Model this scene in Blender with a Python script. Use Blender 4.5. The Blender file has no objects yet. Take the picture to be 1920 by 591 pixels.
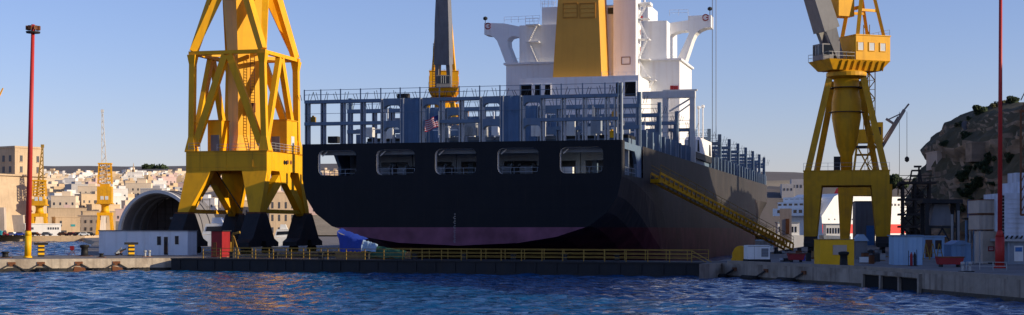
import bpy, math, random
from mathutils import Vector, Matrix, noise
R_ = math.radians
scene = bpy.context.scene
COL = scene.collection

# ------------------------------------------------------------------ camera, sky, sun, exposure
F, HX, HY, CH = 2880.0, 960.0, 430.0, 5.2         # focal length in photo pixels, principal column, horizon row, eye height
cam = bpy.data.cameras.new('camera'); camo = bpy.data.objects.new('camera', cam); COL.objects.link(camo)
camo.location = (0, 0, CH); camo.rotation_euler = (R_(90), 0, 0)
cam.sensor_fit = 'HORIZONTAL'; cam.sensor_width = 36; cam.lens = 36*F/1920
cam.shift_y = (HY-295.5)/1920; cam.clip_start = 0.5; cam.clip_end = 20000
scene.camera = camo
SUN_AZ, SUN_EL = -14.6, 18.0                       # azimuth measured from +X towards +Y
w = bpy.data.worlds.new('World'); scene.world = w; w.use_nodes = True
nt = w.node_tree; nt.nodes.clear()
sky = nt.nodes.new('ShaderNodeTexSky'); sky.sky_type = 'NISHITA'; sky.sun_disc = False
sky.sun_elevation = R_(SUN_EL); sky.sun_rotation = R_(90-SUN_AZ)
sky.air_density = 1.0; sky.dust_density = 0.3; sky.ozone_density = 5.0
bg = nt.nodes.new('ShaderNodeBackground'); bg.inputs[1].default_value = 0.13
wo = nt.nodes.new('ShaderNodeOutputWorld')
wb = nt.nodes.new('ShaderNodeMix'); wb.data_type = 'RGBA'; wb.blend_type = 'MULTIPLY'; wb.inputs['Factor'].default_value = 1   # white balance of the whole sky
wb.inputs['B'].default_value = (1.20, .94, 1.06, 1); nt.links.new(sky.outputs[0], wb.inputs['A']); nt.links.new(wb.outputs['Result'], bg.inputs[0]); nt.links.new(bg.outputs[0], wo.inputs[0])
sl = bpy.data.lights.new('sun', 'SUN'); sl.energy = 5.0; sl.angle = R_(0.5); sl.color = (1.0, 0.84, 0.60)
so = bpy.data.objects.new('sun', sl); COL.objects.link(so)
sd = Vector((math.cos(R_(SUN_AZ))*math.cos(R_(SUN_EL)), math.sin(R_(SUN_AZ))*math.cos(R_(SUN_EL)), math.sin(R_(SUN_EL))))
so.rotation_euler = sd.to_track_quat('Z', 'Y').to_euler(); so.location = sd*300
scene.view_settings.view_transform = 'Standard'; scene.view_settings.look = 'None'
scene.view_settings.gamma = 1; scene.view_settings.exposure = 0.2
scene.view_settings.use_curve_mapping = False

# ------------------------------------------------------------------ positions
def P(x, y, D): return Vector(((x-HX)/F*D, D, CH+(HY-y)/F*D))
def G(x, y, z=1.6):
    D = (CH-z)*F/(y-HY); return Vector(((x-HX)/F*D, D, z))
AX = R_(14.4)                                       # heading of the dock: clockwise from +Y
ca, sa = math.cos(AX), math.sin(AX)
O = Vector((-6.98, 197.3, 0))                       # ship: middle of the transom
def W(u, s, z=0.0): return Vector((O.x+u*ca+s*sa, O.y-u*sa+s*ca, z))
def sp(x, y, s):                                    # pixel -> ship (u, z) on the transverse plane s
    dx, dz = (x-HX)/F, (HY-y)/F
    t = (s+O.x*sa+O.y*ca)/(dx*sa+ca)
    rx, ry = dx*t-O.x, t-O.y
    return rx*ca-ry*sa, CH+dz*t
def ss(x, u):                                       # pixel column -> s on the longitudinal plane u
    dx = (x-HX)/F
    # (O.x+u ca + s sa) = dx (O.y - u sa + s ca)
    return (dx*(O.y-u*sa)-O.x-u*ca)/(sa-dx*ca)

# ------------------------------------------------------------------ materials
MATS = {}
def M(name, col, rough=0.6, var=0.12, scale=0.6, metal=0.0, streak=None, sw=0.4, bump=0.0, bscale=8.0, spec=0.28, dirt=None, dw=0.5):
    m = bpy.data.materials.new(name); m.use_nodes = True; n = m.node_tree.nodes; l = m.node_tree.links
    b = n['Principled BSDF']; b.inputs['Roughness'].default_value = rough; b.inputs['Metallic'].default_value = metal
    b.inputs['Specular IOR Level'].default_value = spec
    tc = n.new('ShaderNodeTexCoord')
    no = n.new('ShaderNodeTexNoise'); no.inputs['Scale'].default_value = scale; no.inputs['Detail'].default_value = 6; no.inputs['Roughness'].default_value = .65
    l.new(tc.outputs['Object'], no.inputs['Vector'])
    cr = n.new('ShaderNodeValToRGB')
    cr.color_ramp.elements[0].position = .3; cr.color_ramp.elements[1].position = .7
    cr.color_ramp.elements[0].color = tuple(max(0, c*(1-var)) for c in col)+(1,)
    cr.color_ramp.elements[1].color = tuple(min(1, c*(1+var)) for c in col)+(1,)
    l.new(no.outputs['Fac'], cr.inputs['Fac']); out = cr.outputs['Color']
    def over(out, c, amount, vscale, detail, lo, hi):
        mp = n.new('ShaderNodeMapping'); mp.inputs['Scale'].default_value = vscale
        l.new(tc.outputs['Object'], mp.inputs['Vector'])
        n2 = n.new('ShaderNodeTexNoise'); n2.inputs['Scale'].default_value = 1; n2.inputs['Detail'].default_value = detail
        l.new(mp.outputs[0], n2.inputs['Vector'])
        mr = n.new('ShaderNodeMapRange'); mr.inputs['From Min'].default_value = lo; mr.inputs['From Max'].default_value = hi
        mr.inputs['To Max'].default_value = amount
        l.new(n2.outputs['Fac'], mr.inputs['Value'])
        mx = n.new('ShaderNodeMix'); mx.data_type = 'RGBA'
        l.new(mr.outputs[0], mx.inputs['Factor']); l.new(out, mx.inputs['A']); mx.inputs['B'].default_value = tuple(c)+(1,)
        return mx.outputs['Result']
    if streak: out = over(out, streak, sw, (1.3, 1.3, .09), 5, .5, .75)
    if dirt: out = over(out, dirt, dw, (.5, .5, .5), 8, .5, .72)
    l.new(out, b.inputs['Base Color'])
    if bump:
        n3 = n.new('ShaderNodeTexNoise'); n3.inputs['Scale'].default_value = bscale; n3.inputs['Detail'].default_value = 8
        l.new(tc.outputs['Object'], n3.inputs['Vector'])
        bp = n.new('ShaderNodeBump'); bp.inputs['Strength'].default_value = bump; bp.inputs['Distance'].default_value = .15
        l.new(n3.outputs['Fac'], bp.inputs['Height']); l.new(bp.outputs[0], b.inputs['Normal'])
    MATS[name] = m; return m
RUST = (.10, .035, .012)
M('crane_yellow', (.80, .39, .005), .5, .08, .35, streak=(.42, .19, .01), sw=.45, dirt=(.6, .3, .01), dw=.3)
M('crane_ochre', (.68, .34, .008), .55, .12, .35, streak=(.28, .13, .02), sw=.55, dirt=(.3, .15, .03), dw=.4)
M('rail_yellow', (.33, .20, .035), .6, .2, 1.5, streak=RUST, sw=.5)
M('bright_yellow', (.80, .43, .006), .5, .08, 1)
M('boom_grey', (.17, .17, .18), .5, .12, .5, streak=(.09, .08, .08), sw=.5)
M('dark_steel', (.022, .023, .026), .6, .3, 1.0, dirt=(.05, .03, .02), dw=.5)
M('scaffold_steel', (.035, .028, .026), .7, .3, 1.0, dirt=(.07, .035, .02), dw=.5)
M('navy_paint', (.011, .015, .027), .55, .25, .12, spec=.35, streak=(.022, .022, .026), sw=.5)
M('ship_blue', (.125, .185, .265), .55, .12, .8, streak=(.12, .10, .09), sw=.35)
M('ship_blue_panel', (.085, .155, .265), .55, .1, .8, streak=(.06, .09, .14), sw=.4)
M('ship_grey', (.26, .30, .35), .6, .12, .6, streak=(.2, .14, .1), sw=.35)
M('ship_white', (.82, .82, .82), .5, .04, .4, streak=(.6, .5, .42), sw=.3)
M('ship_cream', (.74, .70, .62), .5, .08, .4, streak=(.5, .36, .25), sw=.3)
M('post_white', (.60, .60, .58), .5, .1, .6, streak=(.35, .25, .18), sw=.4)
M('post_sunlit', (.46, .47, .47), .5, .1, .6, streak=(.3, .24, .2), sw=.3)  # lighter grey for the stern lashing posts: sunlight painted into the colour
M('funnel_orange', (.64, .33, .05), .5, .05, .25, streak=(.5, .25, .04), sw=.3)
M('funnel_louvre', (.45, .22, .03), .55, .05, .5)
M('deck_red', (.17, .05, .035), .8, .2, .6)
M('black', (.012, .012, .013), .6, .2, 1)
M('void', (.006, .006, .007), .9, .2, 1)
M('rubber', (.018, .017, .017), .85, .3, 1.2)
M('mast_red', (.44, .032, .028), .5, .12, .5, streak=(.28, .03, .02), sw=.5)
M('red_paint', (.28, .018, .024), .5, .15, .8, streak=(.2, .02, .02), sw=.4)
M('white_paint', (.78, .78, .76), .5, .05, .8, streak=(.5, .45, .38), sw=.3)
M('hut_white', (.76, .80, .84), .6, .05, .5, streak=(.42, .42, .40), sw=.4)
M('shed_blue', (.30, .47, .66), .55, .08, .5, streak=(.22, .28, .33), sw=.45)
M('shed_blue_dark', (.12, .22, .36), .55, .1, .5, streak=(.1, .12, .15), sw=.45)
M('pipe_blue', (.05, .17, .42), .5, .12, .8)
M('glass_dark', (.015, .02, .03), .12, .1, 1)
M('pane_pale', (.62, .64, .64), .25, .1, 1)
M('concrete', (.30, .255, .21), .85, .25, .35, streak=(.10, .075, .06), sw=.85, bump=.6, bscale=1.5, dirt=(.12, .09, .065), dw=.75)
M('quay_top', (.18, .165, .155), .9, .22, .2, bump=.3, bscale=1.2, dirt=(.12, .11, .10), dw=.6)
M('pier_stone', (.46, .385, .295), .85, .2, .35, streak=(.15, .11, .08), sw=.7, bump=.6, bscale=1.5, dirt=(.22, .16, .11), dw=.6)
M('wet_dark', (.035, .03, .025), .5, .3, .6, bump=.4, bscale=2)
M('rust_brown', (.16, .06, .025), .8, .3, 1.2, bump=.3, bscale=3)
M('gate_steel', (.014, .016, .021), .55, .3, .3, streak=(.03, .025, .02), sw=.6)
M('limestone', (.52, .385, .25), .9, .16, .12, streak=(.34, .25, .17), sw=.5, bump=.3, bscale=1.2, dirt=(.45, .33, .22), dw=.5)
M('limestone_grey', (.47, .40, .34), .9, .16, .12, streak=(.28, .23, .19), sw=.5, bump=.3, bscale=1.2)
for k, c in {'cream': (.72, .58, .42), 'white': (.78, .74, .68), 'ochre': (.62, .46, .29), 'pink': (.58, .42, .38), 'grey': (.42, .40, .39)}.items():
    M('house_'+k, c, .9, .1, .08, streak=tuple(v*.7 for v in c), sw=.35)
M('house_window', (.06, .06, .07), .4, .2, .3)
M('teal', (.03, .28, .32), .5, .1, 1)
M('shelter_skin', (.17, .16, .16), .7, .12, .12, streak=(.2, .19, .19), sw=.5)
M('net_brown', (.09, .07, .065), .9, .25, .3, streak=(.16, .14, .13), sw=.6)
M('shelter_rim', (.62, .60, .56), .7, .1, .3)
M('leaf', (.035, .055, .022), .75, .45, .6)
M('leaf_dry', (.085, .085, .035), .8, .4, .6)
M('bark', (.10, .075, .05), .9, .2, 2)
M('tarp_blue', (.02, .05, .30), .6, .15, 1)
M('tarp_pale', (.30, .42, .55), .6, .15, 1)
M('tarp_green', (.03, .10, .06), .7, .2, 1)
M('wood', (.25, .16, .08), .8, .2, 2)
M('hazard_black', (.02, .02, .02), .6, .1, 2)
M('galvanised', (.35, .36, .37), .5, .12, 1, metal=.3)
M('ferry_white', (.80, .80, .78), .5, .04, .3, streak=(.6, .55, .5), sw=.25)
M('ferry_red', (.75, .03, .025), .5, .06, .3)
M('flag_red', (.35, .03, .05), .8, .1, 2); M('flag_white', (.5, .46, .48), .8, .1, 2); M('flag_blue', (.02, .03, .13), .8, .1, 2)
M('container_beige', (.48, .40, .33), .6, .1, .8, streak=(.3, .22, .16), sw=.5)
M('tank_white', (.56, .60, .68), .6, .1, .7, streak=(.28, .28, .3), sw=.6, dirt=(.3, .31, .34), dw=.6)
M('terrain', (.30, .245, .17), .95, .3, .01, bump=.2, bscale=.05, dirt=(.12, .12, .06), dw=.7)
M('far_land', (.12, .105, .10), .95, .2, .004, dirt=(.09, .10, .07), dw=.6)
M('earth_scrub', (.06, .065, .035), .95, .4, .25, bump=.6, bscale=.8)
def hull_material(name, col, st, spec, red):
    m = M(name, col, .55, .25, .08, streak=st, sw=.7, spec=spec)
    n = m.node_tree.nodes; l = m.node_tree.links; b = n['Principled BSDF']
    src = b.inputs['Base Color'].links[0].from_socket
    tc = n.new('ShaderNodeTexCoord'); sx = n.new('ShaderNodeSeparateXYZ'); l.new(tc.outputs['Object'], sx.inputs[0])
    no = n.new('ShaderNodeTexNoise'); no.inputs['Scale'].default_value = .35; no.inputs['Detail'].default_value = 6; l.new(tc.outputs['Object'], no.inputs['Vector'])
    rr = n.new('ShaderNodeValToRGB'); rr.color_ramp.elements[0].position = .35; rr.color_ramp.elements[1].position = .68
    rr.color_ramp.elements[0].color = tuple(c*.5 for c in red)+(1,); rr.color_ramp.elements[1].color = tuple(red)+(1,)
    l.new(no.outputs['Fac'], rr.inputs[0])
    lt = n.new('ShaderNodeMath'); lt.operation = 'LESS_THAN'; lt.inputs[1].default_value = 5.45; l.new(sx.outputs[2], lt.inputs[0])
    mx = n.new('ShaderNodeMix'); mx.data_type = 'RGBA'
    l.new(lt.outputs[0], mx.inputs['Factor']); l.new(src, mx.inputs['A']); l.new(rr.outputs[0], mx.inputs['B']); l.new(mx.outputs['Result'], b.inputs['Base Color'])
    # plate seams and gentle buckling
    br = n.new('ShaderNodeTexBrick'); br.inputs['Scale'].default_value = 1; br.inputs['Brick Width'].default_value = 9; br.inputs['Row Height'].default_value = 2.6
    br.inputs['Mortar Size'].default_value = .03; br.inputs['Mortar Smooth'].default_value = 1
    cmb = n.new('ShaderNodeCombineXYZ'); ad = n.new('ShaderNodeMath'); l.new(sx.outputs[0], ad.inputs[0]); l.new(sx.outputs[1], ad.inputs[1])
    l.new(ad.outputs[0], cmb.inputs[0]); l.new(sx.outputs[2], cmb.inputs[1]); l.new(cmb.outputs[0], br.inputs['Vector'])
    n2 = n.new('ShaderNodeTexNoise'); n2.inputs['Scale'].default_value = .5; l.new(tc.outputs['Object'], n2.inputs['Vector'])
    sm = n.new('ShaderNodeMath'); sm.operation = 'MULTIPLY_ADD'; sm.inputs[1].default_value = -.25; l.new(br.outputs['Fac'], sm.inputs[0]); l.new(n2.outputs['Fac'], sm.inputs[2])
    bp = n.new('ShaderNodeBump'); bp.inputs['Strength'].default_value = .35; bp.inputs['Distance'].default_value = .12
    l.new(sm.outputs[0], bp.inputs['Height']); l.new(bp.outputs[0], b.inputs['Normal'])
    return m
hull_material('hull_paint', (.040, .038, .040), (.085, .068, .058), .05, (.13, .035, .04))
hull_material('hull_paint_shaded', (.004, .006, .011), (.008, .009, .013), .22, (.24, .09, .15))  # copy of the hull paint for the transom, its shade put into the colour
def cliff_material():
    m = M('cliff_rock', (.28, .22, .165), .95, .3, .12, dirt=(.10, .085, .065), dw=.8, bump=.9, bscale=.5)
    n = m.node_tree.nodes; l = m.node_tree.links; b = n['Principled BSDF']
    src = b.inputs['Base Color'].links[0].from_socket
    tc = n.new('ShaderNodeTexCoord')
    mp = n.new('ShaderNodeMapping'); mp.inputs['Scale'].default_value = (.03, .03, .55); l.new(tc.outputs['Object'], mp.inputs[0])
    no = n.new('ShaderNodeTexNoise'); no.inputs['Scale'].default_value = 1; no.inputs['Detail'].default_value = 5; l.new(mp.outputs[0], no.inputs['Vector'])
    mr = n.new('ShaderNodeMapRange'); mr.inputs['From Min'].default_value = .48; mr.inputs['From Max'].default_value = .62; mr.inputs['To Max'].default_value = .55
    l.new(no.outputs['Fac'], mr.inputs['Value'])
    mx = n.new('ShaderNodeMix'); mx.data_type = 'RGBA'; mx.inputs['B'].default_value = (.13, .10, .075, 1)
    l.new(mr.outputs[0], mx.inputs['Factor']); l.new(src, mx.inputs['A'])
    # scrub on everything that is not steep, and in patches
    ge = n.new('ShaderNodeNewGeometry'); sx = n.new('ShaderNodeSeparateXYZ'); l.new(ge.outputs['True Normal'], sx.inputs[0])
    n2 = n.new('ShaderNodeTexNoise'); n2.inputs['Scale'].default_value = .075; n2.inputs['Detail'].default_value = 9; n2.inputs['Roughness'].default_value = .68; l.new(tc.outputs['Object'], n2.inputs['Vector'])
    ad = n.new('ShaderNodeMath'); ad.operation = 'MULTIPLY_ADD'; ad.inputs[1].default_value = .75; l.new(sx.outputs[2], ad.inputs[0]); l.new(n2.outputs['Fac'], ad.inputs[2])
    m2 = n.new('ShaderNodeMapRange'); m2.inputs['From Min'].default_value = .62; m2.inputs['From Max'].default_value = .80; m2.inputs['To Max'].default_value = .85; l.new(ad.outputs[0], m2.inputs['Value'])
    mg = n.new('ShaderNodeMix'); mg.data_type = 'RGBA'; mg.inputs['B'].default_value = (.050, .052, .030, 1)
    l.new(m2.outputs[0], mg.inputs['Factor']); l.new(mx.outputs['Result'], mg.inputs['A']); l.new(mg.outputs['Result'], b.inputs['Base Color'])
cliff_material()
def water_material():
    m = bpy.data.materials.new('water'); m.use_nodes = True; n = m.node_tree.nodes; l = m.node_tree.links
    b = n['Principled BSDF']; b.inputs['Base Color'].default_value = (.002, .055, .155, 1); b.inputs['Roughness'].default_value = .06; b.inputs['IOR'].default_value = 1.33
    tc = n.new('ShaderNodeTexCoord')
    def nz(sc, vs, rot, det):
        mp = n.new('ShaderNodeMapping'); mp.inputs['Scale'].default_value = vs; mp.inputs['Rotation'].default_value = (0, 0, R_(rot)); l.new(tc.outputs['Object'], mp.inputs[0])
        t = n.new('ShaderNodeTexNoise'); t.inputs['Scale'].default_value = sc; t.inputs['Detail'].default_value = det; t.inputs['Roughness'].default_value = .55
        l.new(mp.outputs[0], t.inputs['Vector']); return t.outputs['Fac']
    a = nz(.9, (.7, 1.3, 1), 12, 4); c = nz(.22, (.6, 1.4, 1), -10, 3)
    s1 = n.new('ShaderNodeMath'); s1.operation = 'MULTIPLY_ADD'; s1.inputs[1].default_value = 2.2; l.new(c, s1.inputs[0]); l.new(a, s1.inputs[2])
    bp = n.new('ShaderNodeBump'); bp.inputs['Strength'].default_value = 1.0; bp.inputs['Distance'].default_value = .40
    l.new(s1.outputs[0], bp.inputs['Height']); l.new(bp.outputs[0], b.inputs['Normal'])
    MATS['water'] = m
water_material()

# ------------------------------------------------------------------ mesh helpers
class MB:
    def __init__(s): s.v = []; s.f = []; s.mi = []; s.cur = 0
    def add(s, vs, fs):
        o = len(s.v); s.v += [tuple(v) for v in vs]; s.f += [tuple(i+o for i in f) for f in fs]; s.mi += [s.cur]*len(fs); return s
    def hexa(s, b, t):                              # bottom quad, top quad (same winding, ccw from above)
        return s.add(list(b)+list(t), [(3, 2, 1, 0), (4, 5, 6, 7), (0, 1, 5, 4), (1, 2, 6, 5), (2, 3, 7, 6), (3, 0, 4, 7)])
    def box(s, x0, x1, y0, y1, z0, z1):
        return s.hexa([(x0, y0, z0), (x1, y0, z0), (x1, y1, z0), (x0, y1, z0)], [(x0, y0, z1), (x1, y0, z1), (x1, y1, z1), (x0, y1, z1)])
    def frust(s, c0, a0, b0, c1, a1, b1, rot=0):    # tapered post between two centres
        c, d = math.cos(rot), math.sin(rot)
        q = lambda C, a, b: [(C[0]+x*c-y*d, C[1]+x*d+y*c, C[2]) for x, y in ((-a, -b), (a, -b), (a, b), (-a, b))]
        return s.hexa(q(c0, a0/2, b0/2), q(c1, a1/2, b1/2))
    def beam(s, p, q, w, h=None, w2=None, h2=None):
        h = h or w; w2 = w2 or w; h2 = h2 or h
        p, q = Vector(p), Vector(q); d = (q-p).normalized()
        up = Vector((0, 0, 1)) if abs(d.z) < .95 else Vector((0, 1, 0))
        x = d.cross(up).normalized(); y = x.cross(d)
        r = lambda c, a, b: [c-x*a/2-y*b/2, c+x*a/2-y*b/2, c+x*a/2+y*b/2, c-x*a/2+y*b/2]
        return s.add(r(p, w, h)+r(q, w2, h2), [(3, 2, 1, 0), (4, 5, 6, 7), (0, 1, 5, 4), (1, 2, 6, 5), (2, 3, 7, 6), (3, 0, 4, 7)])
    def tube(s, p, q, r, r2=None, n=8, cap=True):
        r2 = r if r2 is None else r2; p, q = Vector(p), Vector(q); d = (q-p).normalized()
        up = Vector((0, 0, 1)) if abs(d.z) < .95 else Vector((0, 1, 0))
        x = d.cross(up).normalized(); y = x.cross(d)
        vs = [c+(x*math.cos(2*math.pi*i/n)+y*math.sin(2*math.pi*i/n))*rr for c, rr in ((p, r), (q, r2)) for i in range(n)]
        fs = [(i, i+n, (i+1) % n+n, (i+1) % n) for i in range(n)]
        if cap: fs += [tuple(range(n)), tuple(reversed(range(n, 2*n)))]
        return s.add(vs, fs)
    def lathe(s, prof, n=20, c=(0, 0, 0)):
        vs = [(c[0]+r*math.cos(2*math.pi*i/n), c[1]+r*math.sin(2*math.pi*i/n), c[2]+z) for r, z in prof for i in range(n)]
        fs = [(k*n+i, k*n+(i+1) % n, (k+1)*n+(i+1) % n, (k+1)*n+i) for k in range(len(prof)-1) for i in range(n)]
        fs += [tuple(reversed(range(n))), tuple(range((len(prof)-1)*n, len(prof)*n))]
        return s.add(vs, fs)
    def prism(s, pts, lo, hi, ax='y'):
        f = {'x': lambda a, b, c: (c, a, b), 'y': lambda a, b, c: (a, c, b), 'z': lambda a, b, c: (a, b, c)}[ax]
        n = len(pts); vs = [f(a, b, lo) for a, b in pts]+[f(a, b, hi) for a, b in pts]
        ar = sum(pts[i][0]*pts[(i+1) % n][1]-pts[(i+1) % n][0]*pts[i][1] for i in range(n))
        flip = (ar > 0) == (ax == 'y')
        fs = [tuple(reversed(range(n))), tuple(range(n, 2*n))]+[(i, (i+1) % n, (i+1) % n+n, i+n) for i in range(n)]
        if flip: fs = [tuple(reversed(q)) for q in fs]
        return s.add(vs, fs)
    def mesh(s, name, mats, smooth=False):
        me = bpy.data.meshes.new(name); me.from_pydata(s.v, [], s.f)
        for m in (mats if isinstance(mats, (list, tuple)) else [mats]): me.materials.append(MATS[m])
        if len(me.materials) > 1: me.polygons.foreach_set('material_index', s.mi)
        if smooth: me.polygons.foreach_set('use_smooth', [True]*len(me.polygons))
        me.update(); return me
    def build(s, name, mats, parent=None, smooth=False):
        return link(name, s.mesh(name, mats, smooth), parent)
def link(name, me, parent=None, loc=None, rz=None):
    o = bpy.data.objects.new(name, me); COL.objects.link(o)
    if parent: o.parent = parent
    if loc is not None: o.location = loc
    if rz is not None: o.rotation_euler = (0, 0, rz)
    return o
def tag(o, label=None, cat=None, group=None, kind=None):
    if label: o['label'] = label
    if cat: o['category'] = cat
    if group: o['group'] = group
    if kind: o['kind'] = kind
    return o
def thing(name, label, cat, loc=(0, 0, 0), rz=0.0, group=None):
    return tag(link(name, None, None, loc, rz), label, cat, group)
def struct(name, mb, mat, smooth=False): return tag(mb.build(name, mat, None, smooth), kind='structure')
def copy_tree(o, parent=None):
    c = o.copy(); COL.objects.link(c); c.parent = parent
    for ch in [k for k in o.children]: copy_tree(ch, c)
    return c
def railing(name, pts, h, step, mat, parent, r=.035, rails=2):
    """posts one by one, then the rails as one part"""
    rl = MB(); pm = MB().box(-r, r, -r, r, 0, h).mesh('rail_post', mat)
    for a, b in zip(pts[:-1], pts[1:]):
        a, b = Vector(a), Vector(b); n = max(1, round((b-a).length/step))
        for k in range(n+1): link('rail_post', pm, parent, a.lerp(b, k/n))
        for k in range(rails): rl.beam(a+Vector((0, 0, h*(k+1)/rails)), b+Vector((0, 0, h*(k+1)/rails)), r*1.5)
    return rl.build('handrail', mat, parent)
def ladder(name, p, q, wd, mat, parent, step=.6, side=(1, 0, 0)):
    p, q, sd_ = Vector(p), Vector(q), Vector(side)
    m = MB(); m.beam(p-sd_*wd/2, q-sd_*wd/2, .08); m.beam(p+sd_*wd/2, q+sd_*wd/2, .08)
    n = int((q-p).length/step)
    for k in range(n):
        c = p.lerp(q, (k+.5)/n); m.beam(c-sd_*wd/2, c+sd_*wd/2, .07)
    return m.build(name, mat, parent)
rng = random.Random(7)
def foliage(n, rx, ry, rz, size, seed, cz=0.0, lumps=6):
    r = random.Random(seed); m = MB()
    cs = [(r.uniform(-.6, .6)*rx, r.uniform(-.6, .6)*ry, cz+r.uniform(-.45, .6)*rz, r.uniform(.35, .6)) for _ in range(lumps)]
    for _ in range(n):
        c = r.choice(cs); d = Vector((r.gauss(0, 1), r.gauss(0, 1), r.gauss(0, 1))).normalized()*r.uniform(.45, 1)**.5
        p = Vector((c[0]+d.x*rx*c[3], c[1]+d.y*ry*c[3], c[2]+d.z*rz*c[3]))
        a = Vector((r.gauss(0, 1), r.gauss(0, 1), r.gauss(0, 1))).normalized(); b = a.orthogonal().normalized(); s_ = size*r.uniform(.5, 1.3)
        m.add([p-a*s_-b*s_*.4, p+a*s_*.2-b*s_*.6, p+a*s_+b*s_*.3, p-a*s_*.2+b*s_*.6], [(0, 1, 2, 3)])
    return m

# ================================================================== SETTING
import numpy as np
def water_mesh():
    rs = np.random.RandomState(4)
    V_, F_ = [], []; base = 0
    for (x0, x1, y0, y1, nx, ny, l0, l1) in ((-100.0, 66.0, 84.0, 250.0, 470, 390, 1.15, 4.8), (-235.0, -55.0, 250.0, 660.0, 260, 400, 2.2, 7.0)):
        X, Y = np.meshgrid(np.linspace(x0, x1, nx+1), np.linspace(y0, y1, ny+1)); Zw = np.zeros_like(X)
        for k in range(46):
            lam = l0*(l1/l0)**rs.rand(); th = R_(-70+rs.normal(0, 34)); A = .0145*lam**.8
            ph = 2*np.pi*((X*np.cos(th)+Y*np.sin(th))/lam)+rs.rand()*6.28
            env = .55+.45*np.sin(X*rs.uniform(-.06, .06)+Y*rs.uniform(-.05, .05)+rs.rand()*6.28)
            Zw += A*env*np.sin(ph)
        Zw *= np.clip(np.minimum.reduce([X-x0, x1-X, Y-y0, y1-Y])/6, 0, 1)
        V_.append(np.stack([X, Y, Zw], -1).reshape(-1, 3)); i = np.arange((nx+1)*ny).reshape(ny, nx+1)[:, :nx].ravel()
        F_.append(np.stack([i, i+1, i+nx+2, i+nx+1], -1)+base); base += (nx+1)*(ny+1)
    B = 9000.0                                      # still water round the two rippled sheets
    for a, b, c, d in ((-B, B, -200, 84), (-B, -100, 84, 250), (66, B, 84, 250), (-B, -235, 250, 660), (-55, B, 250, 660), (-B, B, 660, 12000)):
        V_.append(np.array([(a, c, 0), (b, c, 0), (b, d, 0), (a, d, 0)], dtype=float)); F_.append(np.array([[0, 1, 2, 3]])+base); base += 4
    v = np.vstack(V_); f = np.vstack(F_)
    me = bpy.data.meshes.new('harbour_water'); me.vertices.add(len(v)); me.vertices.foreach_set('co', v.ravel())
    me.loops.add(len(f)*4); me.loops.foreach_set('vertex_index', f.ravel()); me.polygons.add(len(f)); me.polygons.foreach_set('loop_start', np.arange(len(f))*4)
    me.polygons.foreach_set('use_smooth', np.ones(len(f), dtype=bool))
    me.update(calc_edges=True); me.materials.append(MATS['water']); return me
tag(link('harbour_water', water_mesh()), kind='structure')
def land(name, pts, z, mat_top='quay_top', mat_side='concrete', depth=8.0):
    m = MB(); n = len(pts)
    m.add([(x, y, z) for x, y in pts], [tuple(range(n))])
    m.cur = 1
    vs = [(x, y, z) for x, y in pts]+[(x, y, -depth) for x, y in pts]
    m.add(vs, [(i, i+n, (i+1) % n+n, (i+1) % n) for i in range(n)])
    return struct(name, m, [mat_top, mat_side])
def xy(u, s): p = W(u, s); return (p.x, p.y)
# pier on the left of the dock entrance, then the ground beside and behind the dock
PIER = [(-130, 154.5), (-61, 184.3), (-42.5, 192.2), xy(-31.5, 0), xy(-31.5, 470), (-60, 760), (-215, 760), (-122, 450), (-66, 236), (-59, 214), (-130, 183)]
land('quay_left', PIER, 1.6, 'quay_top', 'pier_stone')
RQ = [(60, 20), (42, 78), (36.3, 109), (31.6, 138), (22.4, 164), xy(35.0, -30), xy(35.0, 225), (125, 445), (420, 470), (420, 20)]
land('quay_right', RQ, 1.6)
dk = MB()
for u0, u1 in ((-31.4, -29.0), (31.5, 34.9)):      # stepped dock sides
    p = [xy(u0, -8), xy(u1, -8), xy(u1, 300), xy(u0, 300)]; dk.prism(p, -6, .9, 'z')
struct('dock_side_steps', dk, 'wet_dark')

# ================================================================== CAISSON GATE
g0, g1 = Vector((-42.3, 190.6, 0)), Vector((22.2, 165.2, 0))
gd = (g1-g0); GL = gd.length; ga = math.atan2(gd.y, gd.x)
gate = thing('dock_gate', 'long dark steel caisson gate with yellow railings closing the dry dock', 'dock gate', g0, ga)
m = MB(); m.box(0, GL, 0, 8, -3, 1.45); m.box(0, GL, -.12, 0, -.2, .25); m.build('gate_body', 'gate_steel', gate)
m = MB(); m.box(0, GL, -.15, 8.1, 1.453, 1.62); m.build('walkway', 'dark_steel', gate)
sm_ = MB().box(0, .25, -.09, 0, .3, 1.4).mesh('stiffener', 'gate_steel')
for k in range(28): link('stiffener', sm_, gate, (GL*k/28+1.1, 0, 0))
railing('r', [(4.5, .2, 1.62), (GL-3, .2, 1.62)], 1.25, 2.45, 'rail_yellow', gate, .045, 3)
railing('r', [(4.5, 7.6, 1.62), (GL-3, 7.6, 1.62)], 1.25, 2.45, 'rail_yellow', gate, .04, 3)
m = MB(); m.beam((GL-3, .2, 2.87), (GL-.8, .2, 1.65), .09); m.beam((GL-3, .2, 2.4), (GL-1.4, .2, 1.65), .07); m.build('ramp_rail', 'rail_yellow', gate)
for k in range(9):
    m = MB(); x = 6+k*6.3; m.box(x, x+.5, 3.8, 4.2, 1.62, 2.3); m.box(x-.1, x+.6, 3.7, 4.3, 2.3, 2.42); m.build('gate_fitting', 'dark_steel', gate)

# ================================================================== CONTAINER SHIP
ship = thing('container_ship', 'large empty container ship with dark hull and orange funnel in the dry dock', 'ship', O, -AX)
HB, DK, LEN = 21.35, 16.4, 272.0
prof = [(0, 3.1), (8, 3.45), (13, 4.25), (17.2, 5.6), (19.5, 7.3), (20.8, 9.3), (21.35, 11.8), (21.35, DK)]
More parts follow.
